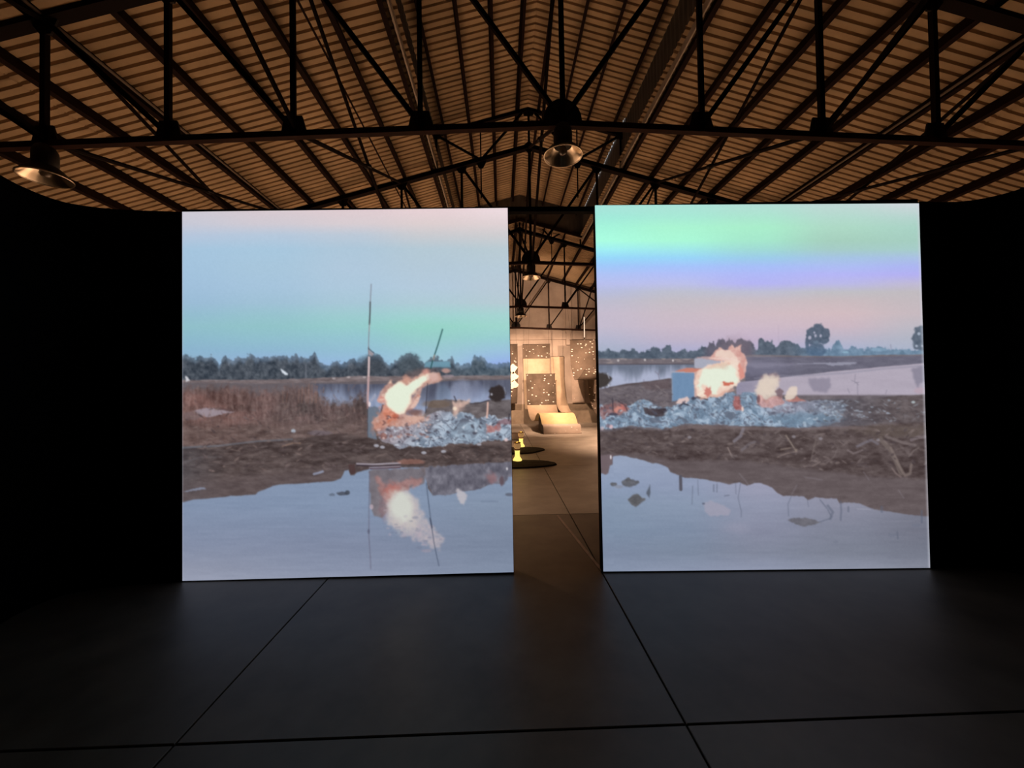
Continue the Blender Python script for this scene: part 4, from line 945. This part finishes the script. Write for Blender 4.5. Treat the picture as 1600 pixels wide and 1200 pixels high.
# ================================================================ projection screens
def screen(label, x0, y0, x1, y1, corners, quad, frame_fn, nu, nv):
    """corners: picture corners tl,tr,br,bl on the panel face; quad: the same corners in the painted frame"""
    root = empty('projection_screen', ((x0 + x1) / 2, (y0 + y1) / 2, 0)); tag(root, label, 'screen')
    d = Vector((x1 - x0, y1 - y0, 0)).normalized(); nrm = Vector((-d.y, d.x, 0))           # away from the viewer
    a, b = Vector((x0, y0, 0)), Vector((x1, y1, 0))
    MB().plate([a + nrm * .05, b + nrm * .05, b + nrm * .05 + Vector((0, 0, 3.228)), a + nrm * .05 + Vector((0, 0, 3.228))], nrm, .09).build('panel', M['panel'], root)
    I, px0, py0 = frame_fn()
    lin = np.where(I / 255 <= .04045, I / 255 / 12.92, ((I / 255 + .055) / 1.055) ** 2.4)
    u, v = np.meshgrid(np.linspace(0, 1, nu), np.linspace(0, 1, nv))
    def bil(q):
        q = np.array(q, float)
        return (q[0] * ((1-u)*(1-v))[..., None] + q[1] * (u*(1-v))[..., None] + q[2] * (u*v)[..., None] + q[3] * ((1-u)*v)[..., None])
    pos = bil([tuple(Vector(c)) for c in corners]); pix = bil(quad)
    fx = np.clip(pix[..., 0] - px0, 0, I.shape[1] - 1.001); fy = np.clip(pix[..., 1] - py0, 0, I.shape[0] - 1.001)
    i, j = fx.astype(int), fy.astype(int); s, t = (fx - i)[..., None], (fy - j)[..., None]
    col = (lin[j, i]*(1-s) + lin[j, i+1]*s)*(1-t) + (lin[j+1, i]*(1-s) + lin[j+1, i+1]*s)*t
    org = np.array(tuple(root.location)); nn = np.array(tuple(nrm))
    verts = (pos - org - nn * .002).reshape(-1, 3)
    idx = np.arange(nu * nv).reshape(nv, nu)
    quads = np.stack([idx[:-1, :-1], idx[1:, :-1], idx[1:, 1:], idx[:-1, 1:]], -1).reshape(-1, 4)
    me = bpy.data.meshes.new('projected_picture')
    me.vertices.add(len(verts)); me.vertices.foreach_set('co', verts.astype(np.float32).ravel())
    nf = len(quads)
    me.loops.add(nf * 4); me.loops.foreach_set('vertex_index', quads.astype(np.int32).ravel())
    me.polygons.add(nf); me.polygons.foreach_set('loop_start', np.arange(0, nf * 4, 4, dtype=np.int32))
    me.update(calc_edges=True)
    at = me.color_attributes.new('picture', 'FLOAT_COLOR', 'POINT')
    rgba = np.ones((nu * nv, 4), np.float32); rgba[:, :3] = col.reshape(-1, 3)
    at.data.foreach_set('color', rgba.ravel())
    m = bpy.data.materials.get('projected video frame')
    if m is None:
        m = bpy.data.materials.new('projected video frame'); m.use_nodes = True
        nt = m.node_tree; nt.nodes.clear()
        out = nt.nodes.new('ShaderNodeOutputMaterial'); em = nt.nodes.new('ShaderNodeEmission'); an = nt.nodes.new('ShaderNodeAttribute')
        an.attribute_name = 'picture'
        nt.links.new(an.outputs['Color'], em.inputs['Color']); nt.links.new(em.outputs['Emission'], out.inputs['Surface'])
    o = link('projected_picture', me, m, root)
    o['label'] = 'glowing landscape of burning boxes by a pond'
    return root

screen('projection screen with a tall pole and one fire under a pale blue sky', -2.768, 3.460, .083, 3.428,
       [(-2.763, 3.460, 3.205), (.078, 3.428, 3.215), (.081, 3.428, .018), (-2.766, 3.460, .008)],
       [(285, 331), (793, 325), (803, 895), (285, 908)], frame_left, 470, 520)
screen('projection screen with two burning boxes under a green and violet sky', .852, 3.405, 3.686, 3.305,
       [(.850, 3.405, 3.225), (3.688, 3.305, 3.186), (3.680, 3.305, .010), (.862, 3.405, .012)],
       [(929, 321), (1436, 318), (1453, 888), (943, 894)], frame_right, 470, 520)
tr = MB().box((.06, 3.43, 3.185), (.88, 3.49, 3.228)).build('trim_1', M['panel']); tag(tr, 'black bar joining the tops of the two screens', None, None, 'structure')

# ================================================================ pale raised strip standing in for a streak of light on the doorway floor
M['light_streak'] = mat('painted light streak', (0.30, 0.24, 0.21), (0.20, 0.16, 0.14), 12, .8)
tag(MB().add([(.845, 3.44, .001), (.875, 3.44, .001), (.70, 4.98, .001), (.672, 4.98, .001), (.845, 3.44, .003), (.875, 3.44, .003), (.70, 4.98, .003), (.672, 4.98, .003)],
             [(0,3,2,1),(4,5,6,7),(0,1,5,4),(1,2,6,5),(2,3,7,6),(3,0,4,7)]).build('floor_light_streak', M['light_streak'], org=(.77, 4.2, 0)), 'streak of light laid as a thin pale strip on the doorway floor', 'light_streak')

# ================================================================ hanging cloths of the exhibition behind
def dotted(name, base, base2, dot, scale, size, thr=.5):
    m = mat(name, base, base2, 2.5, .85, bump=.03)
    nt = m.node_tree; b = nt.nodes['Principled BSDF']
    prev = b.inputs['Base Color'].links[0].from_socket
    geo = nt.nodes.new('ShaderNodeNewGeometry'); mp = nt.nodes.new('ShaderNodeMapping'); mp.inputs['Scale'].default_value = (.85, .02, 1.7)
    vo = nt.nodes.new('ShaderNodeTexVoronoi'); vo.inputs['Scale'].default_value = scale
    lt = nt.nodes.new('ShaderNodeMath'); lt.operation = 'LESS_THAN'; lt.inputs[1].default_value = size
    nt.links.new(geo.outputs['Position'], mp.inputs['Vector']); nt.links.new(mp.outputs['Vector'], vo.inputs['Vector']); nt.links.new(vo.outputs['Distance'], lt.inputs[0])
    sep = nt.nodes.new('ShaderNodeSeparateColor'); nt.links.new(vo.outputs['Color'], sep.inputs['Color'])
    gt = nt.nodes.new('ShaderNodeMath'); gt.operation = 'GREATER_THAN'; gt.inputs[1].default_value = thr
    nt.links.new(sep.outputs['Red'], gt.inputs[0])
    mu = nt.nodes.new('ShaderNodeMath'); mu.operation = 'MULTIPLY'; nt.links.new(lt.outputs[0], mu.inputs[0]); nt.links.new(gt.outputs[0], mu.inputs[1])
    mx = nt.nodes.new('ShaderNodeMix'); mx.data_type = 'RGBA'
    nt.links.new(mu.outputs[0], mx.inputs['Factor']); nt.links.new(prev, mx.inputs['A']); mx.inputs['B'].default_value = (*dot, 1)
    nt.links.new(mx.outputs['Result'], b.inputs['Base Color'])
    return m
M['cloth_dark'] = dotted('dark cloth with pale flecks', (0.14, 0.105, 0.08), (0.085, 0.064, 0.046), (.95, .9, .82), 6.4, .21, .3)
M['cloth_mid'] = dotted('brown cloth with pale flecks', (0.17, 0.128, 0.098), (0.12, 0.09, 0.067), (.95, .9, .82), 6.4, .21, .35)
M['cloth_plain'] = mat('plain straw cloth', (0.56, 0.44, 0.32), (0.46, 0.36, 0.25), 3, .85, bump=.03)
M['cloth_buff'] = mat('buff cloth', (0.50, 0.38, 0.27), (0.40, 0.30, 0.21), 2, .85, bump=.03)
M['cloth_yellow'] = mat('yellow straw cloth', (0.78, 0.62, 0.34), (0.70, 0.54, 0.28), 3, .85)
M['cloth_pale'] = dotted('pale cloth with flecks', (0.56, 0.45, 0.38), (0.44, 0.36, 0.30), (.92, .88, .82), 6.0, .12, .5)
M['cloth_white'] = mat('white cloth', (0.85, 0.78, 0.62), (0.75, 0.66, 0.50), 8, .8)
M['batten'] = mat('dark batten', (0.05, 0.035, 0.025), (0.035, 0.025, 0.018), 6, .7)

def strip(name, path, xl, xr, m, parent, t=.012, nsub=6):
    """cloth strip: path of (y, z) with left/right x at every point"""
    P = []
    n = len(path)
    for i in range(n - 1):                                     # catmull-rom through the path
        p0, p1, p2, p3 = path[max(i-1, 0)], path[i], path[i+1], path[min(i+2, n-1)]
        for k in range(nsub + (i == n - 2)):
            s = k / nsub
            f = lambda j: .5 * (2*p1[j] + (p2[j]-p0[j])*s + (2*p0[j]-5*p1[j]+4*p2[j]-p3[j])*s*s + (3*p1[j]-p0[j]-3*p2[j]+p3[j])*s**3)
            g = i + s
            xa = np.interp(g, range(n), xl); xb = np.interp(g, range(n), xr)
            P.append((xa, xb, f(0), f(1)))
    vs, fs = [], []
    for i, (xa, xb, y, z) in enumerate(P):
        q = P[min(i+1, len(P)-1)]; r = P[max(i-1, 0)]
        dy, dz = q[2] - r[2], q[3] - r[3]; L = math.hypot(dy, dz) or 1; ny, nz = -dz / L * t / 2, dy / L * t / 2
        vs += [(xa, y + ny, z + nz), (xb, y + ny, z + nz), (xb, y - ny, z - nz), (xa, y - ny, z - nz)]
    for i in range(len(P) - 1):
        a, b = 4*i, 4*i + 4
        fs += [(a, a+1, b+1, b), (a+1, a+2, b+2, b+1), (a+2, a+3, b+3, b+2), (a+3, a, b, b+3)]
    fs += [(0, 3, 2, 1), (len(vs)-4, len(vs)-3, len(vs)-2, len(vs)-1)]
    return MB().add(vs, fs).build(name, m, parent, True)
def cloth(loc, lab):
    t = empty('hanging_cloth', loc); tag(t, lab, 'cloth', 'cloths hung in the far room')
    return t
def rod(t, xa, xb, y, z, r=.014):
    MB().tube([(xa - .02, y, z), (xb + .02, y, z)], r, 8).build('batten', M['batten'], t)
    for x in (xa + .05, xb - .05):
        o = round(abs(x - XC) / PS) * PS; o = max(o, .10); sg = 1 if x > XC else -1
        if y > 18.2: MB().tube([(x, y, z), (x, TY[3], zbot(x - XC))], .004, 5).build('cord', M['batten'], t)
        else: MB().tube([(x, y, z), (XC + sg * o, y, ztop(o) + .10)], .004, 5).build('cord', M['batten'], t)

# a: narrow dark strip with white cut-outs, next to the tall-pole screen
t = cloth((.25, 18.30, .95), 'narrow dark cloth with white cut-out shapes, cut off by the tall-pole screen'); rod(t, -.35, .77, 18.30, 3.77)
strip('sheet', [(18.30, 3.77), (18.30, 2.6), (18.29, 1.6), (18.27, .98)], [-.35, -.35, -.34, -.33], [.78, .78, .75, .72], M['cloth_dark'], t)
for k, (z, w) in enumerate(((2.62, .19), (2.24, .21), (1.88, .20))):
    pts = [(.55 + w * (1 + .28 * math.sin(3 * a + k)) * math.cos(a), 18.27, z + .20 * (1 + .22 * math.cos(4 * a + k)) * math.sin(a)) for a in [2 * math.pi * j / 18 for j in range(18)]]
    MB().plate(pts, (0, 1, 0), .02).build('cut_out', M['cloth_white'], t)
# b: cloth with flecked head and bright body
t = cloth((1.7, 18.52, 2.2), 'cloth with a brown flecked top and bright straw body high on the far wall'); rod(t, 1.05, 2.33, 18.52, 3.78)
strip('flecked_band', [(18.52, 3.78), (18.52, 3.45), (18.52, 3.10)], [1.05] * 3, [2.33] * 3, M['cloth_mid'], t)
strip('straw_body', [(18.52, 3.10), (18.52, 2.2), (18.50, 1.2), (18.46, .70)], [1.05, 1.06, 1.08, 1.10], [2.33, 2.32, 2.31, 2.30], M['cloth_plain'], t)
# c: dark flecked cloth running down into a wave on the floor
sx = lambda y: 1.14 + (17.9 - y) * .092
t = cloth((1.8, 16.0, 0), 'long flecked cloth that runs down and waves forward over the floor'); rod(t, 1.14, 2.47, 17.92, 2.34)
def seg_strip(nm, path, m, w=1.33):
    strip(nm, path, [sx(p[0]) for p in path], [sx(p[0]) + w for p in path], m, t)
seg_strip('flecked_sheet', [(17.92, 2.34), (17.90, 1.9), (17.84, 1.3), (17.72, .92)], M['cloth_dark'])
seg_strip('straw_fall', [(17.72, .92), (17.50, .66), (17.10, .42), (16.50, .30), (15.95, .36)], M['cloth_buff'])
seg_strip('yellow_wave', [(15.95, .36), (15.55, .58), (15.15, .70), (14.78, .66), (14.50, .47), (14.36, .33)], M['cloth_yellow'])
seg_strip('pale_end', [(14.36, .335), (14.22, .325), (14.12, .27), (14.06, .10), (14.05, .008)], M['cloth_pale'], 1.37)
MB().plate([(sx(14.4) + .03, y, z) for y, z in ((15.75, 0), (15.75, .45), (15.45, .60), (15.12, .675), (14.80, .64), (14.52, .45), (14.38, .315), (14.20, .30), (14.12, .22), (14.09, 0))], (1, 0, 0), .03).build('support', M['batten'], t)
MB().plate([(sx(14.4) + 1.30, y, z) for y, z in ((15.75, 0), (15.75, .45), (15.45, .60), (15.12, .675), (14.80, .64), (14.52, .45), (14.38, .315), (14.20, .30), (14.12, .22), (14.09, 0))], (1, 0, 0), .03).build('support', M['batten'], t)
# d: plain long cloth
t = cloth((2.8, 18.56, .6), 'long plain buff cloth beside the flecked wave cloth, curving at its foot'); rod(t, 2.38, 3.0, 18.58, 3.19)
strip('sheet', [(18.58, 3.19), (18.58, 2.2), (18.5, 1.3), (18.35, .8), (18.1, .55)], [2.38, 2.40, 2.48, 2.62, 2.76], [3.0, 3.0, 3.05, 3.15, 3.25], M['cloth_buff'], t)
# e: flecked cloth curling up
t = cloth((3.7, 17.4, 2.0), 'flecked brown cloth whose lower end curls up towards the rainbow-sky screen'); rod(t, 3.12, 4.40, 17.5, 3.84)
strip('flecked_sheet', [(17.5, 3.84), (17.5, 3.2), (17.48, 2.7), (17.36, 2.25), (17.1, 2.03)], [3.12, 3.12, 3.14, 3.20, 3.22], [4.40, 4.40, 4.38, 4.32, 4.25], M['cloth_mid'], t)
strip('curled_end', [(17.1, 2.03), (16.85, 2.02), (16.68, 2.14), (16.60, 2.36), (16.66, 2.44)], [3.22, 3.26, 3.36, 3.50, 3.55], [4.25, 4.25, 4.28, 4.32, 4.34], M['cloth_dark'], t)
# f: brown cloth at the right edge
t = cloth((4.5, 18.3, .3), 'brown cloth reaching almost to the floor beside the rainbow-sky screen'); rod(t, 4.02, 5.2, 18.3, 3.39)
strip('sheet', [(18.3, 3.39), (18.3, 2.2), (18.25, 1.2), (18.1, .6), (17.8, .33)], [4.02, 4.05, 4.12, 4.30, 4.45], [5.2, 5.2, 5.2, 5.2, 5.2], M['cloth_mid'], t)
# g: pale plain sheet behind the curl
t = cloth((3.7, 18.62, .9), 'pale plain cloth flat on the far wall under the curling one'); rod(t, 3.36, 4.0, 18.63, 2.75)
strip('sheet', [(18.63, 2.75), (18.63, 1.8), (18.62, .96)], [3.36, 3.36, 3.38], [4.0, 3.99, 3.97], M['cloth_pale'], t)
# white tube lamp hanging near the curling cloth
M['tube'] = glow('thin white tube', (1.0, .82, .62), .75)
t = empty('tube_lamp', (2.98, 13.8, 3.42)); tag(t, 'thin white tube lamp hanging upright in the gap above the curling cloth', 'lamp')
MB().tube([(2.98, 13.8, 3.44), (2.985, 13.8, 4.18)], .018, 10).build('tube', M['tube'], t, True)
MB().tube([(2.98, 13.8, 3.40), (2.98, 13.8, 3.445)], .022, 10).build('end_cap', M['lamp_black'], t, True)
MB().tube([(2.985, 13.8, 4.175), (2.985, 13.8, zbot(2.3))], .006, 6).build('cord', M['lamp_black'], t)

# ================================================================ glowing glass lamps standing on dark mats
M['mat_dark'] = mat('dark shaggy mat', (0.022, 0.012, 0.008), (0.011, 0.006, 0.004), 30, .95, bump=.6)
def floor_mat(cx, cy, rx, ry, seed, lab, amp=.06):
    rnd = random.Random(seed); n = 48; ph = [rnd.uniform(0, 6.28) for _ in range(6)]
    out = []
    for k in range(n):
        a = 2 * math.pi * k / n
        r = 1 + sum(amp / (j + 1) * math.sin((j + 2) * a + ph[j]) for j in range(6))
        out.append((cx + rx * r * math.cos(a), cy + ry * r * math.sin(a)))
    vs = [(x, y, .001) for x, y in out] + [(cx + (x - cx) * .97, cy + (y - cy) * .97, .028 + .006 * rnd.random()) for x, y in out] + [(cx + (x - cx) * .5, cy + (y - cy) * .5, .034 + .008 * rnd.random()) for x, y in out] + [(cx, cy, .036)]
    fs = [tuple(range(n - 1, -1, -1))]
    for k in range(n):
        b = (k + 1) % n
        fs += [(k, b, n + b, n + k), (n + k, n + b, 2*n + b, 2*n + k), (2*n + k, 2*n + b, 3*n)]
    o = MB().add(vs, fs).build('floor_mat', M['mat_dark'], org=(cx, cy, 0)); tag(o, lab, 'mat', 'dark mats under the glass lamps')
floor_mat(.28, 8.42, .86, .44, 3, 'dark oval mat on the floor under the nearer glass lamp', .03)
floor_mat(.30, 10.35, .74, .62, 8, 'ragged dark mat under the glass lamp further back', .10)
M['amber'] = glow('glowing amber glass', (1.0, .72, .18), 1.3)
M['amber_dim'] = glow('dim amber glass', (0.75, .42, .16), .35)
M['brass'] = mat('dull brass', (0.35, 0.22, 0.10), (0.25, 0.16, 0.07), 8, .4, metal=.8)
def glass_lamp(x, y, lab):
    z = .036
    t = empty('glass_lamp', (x, y, z)); tag(t, lab, 'lamp', 'glowing glass lamps on the mats')
    c = (x, y, z)
    MB().lathe([(.001, 0), (.098, 0), (.102, .02), (.085, .05), (.062, .085), (.056, .10)], c, 24).build('base', M['amber'], t, True)
    ch = MB().lathe([(.056, .10), (.052, .17), (.058, .225), (.064, .235)], c, 24).build('chimney', M['amber'], t, True)
    MB().lathe([(.066, .233), (.072, .245), (.066, .258), (.045, .26), (.045, .232)], c, 24, True).build('collar', M['brass'], ch, True)
    MB().lathe([(.05, .262), (.08, .30), (.086, .34), (.076, .375), (.05, .39)], c, 24).build('globe', M['amber_dim'], t, True)
    MB().lathe([(.055, .385), (.082, .39), (.078, .405), (.03, .425), (.001, .43)], c, 24).build('cap', M['brass'], t, True)
    d = bpy.data.lights.new('lamp_glow', 'POINT'); d.energy = 2.2; d.color = (1, .66, .2); d.shadow_soft_size = .05
    lo = bpy.data.objects.new('lamp_glow', d); C.objects.link(lo); lo.location = (x, y, .60)
glass_lamp(.33, 8.72, 'glowing amber glass lamp on the nearer dark mat, partly hidden by the screen')
glass_lamp(.52, 10.85, 'glowing amber glass lamp on the farther ragged mat')
# pale folded cloth lying on the floor behind the lamps
t = empty('folded_cloth', (-.1, 12.8, 0)); tag(t, 'pale folded cloth lying on the floor behind the two glass lamps', 'cloth')
strip('cloth_body', [(13.3, .02), (13.2, .15), (12.95, .20), (12.7, .19), (12.58, .12), (12.54, .012)], [-1.0] * 6, [.55, .55, .54, .55, .56, .56], M['cloth_pale'], t, .016)
MB().plate([(.52, y, z) for y, z in ((13.28, 0), (13.2, .13), (12.95, .18), (12.7, .17), (12.6, .11), (12.56, 0))], (1, 0, 0), .02).build('support', M['batten'], t)
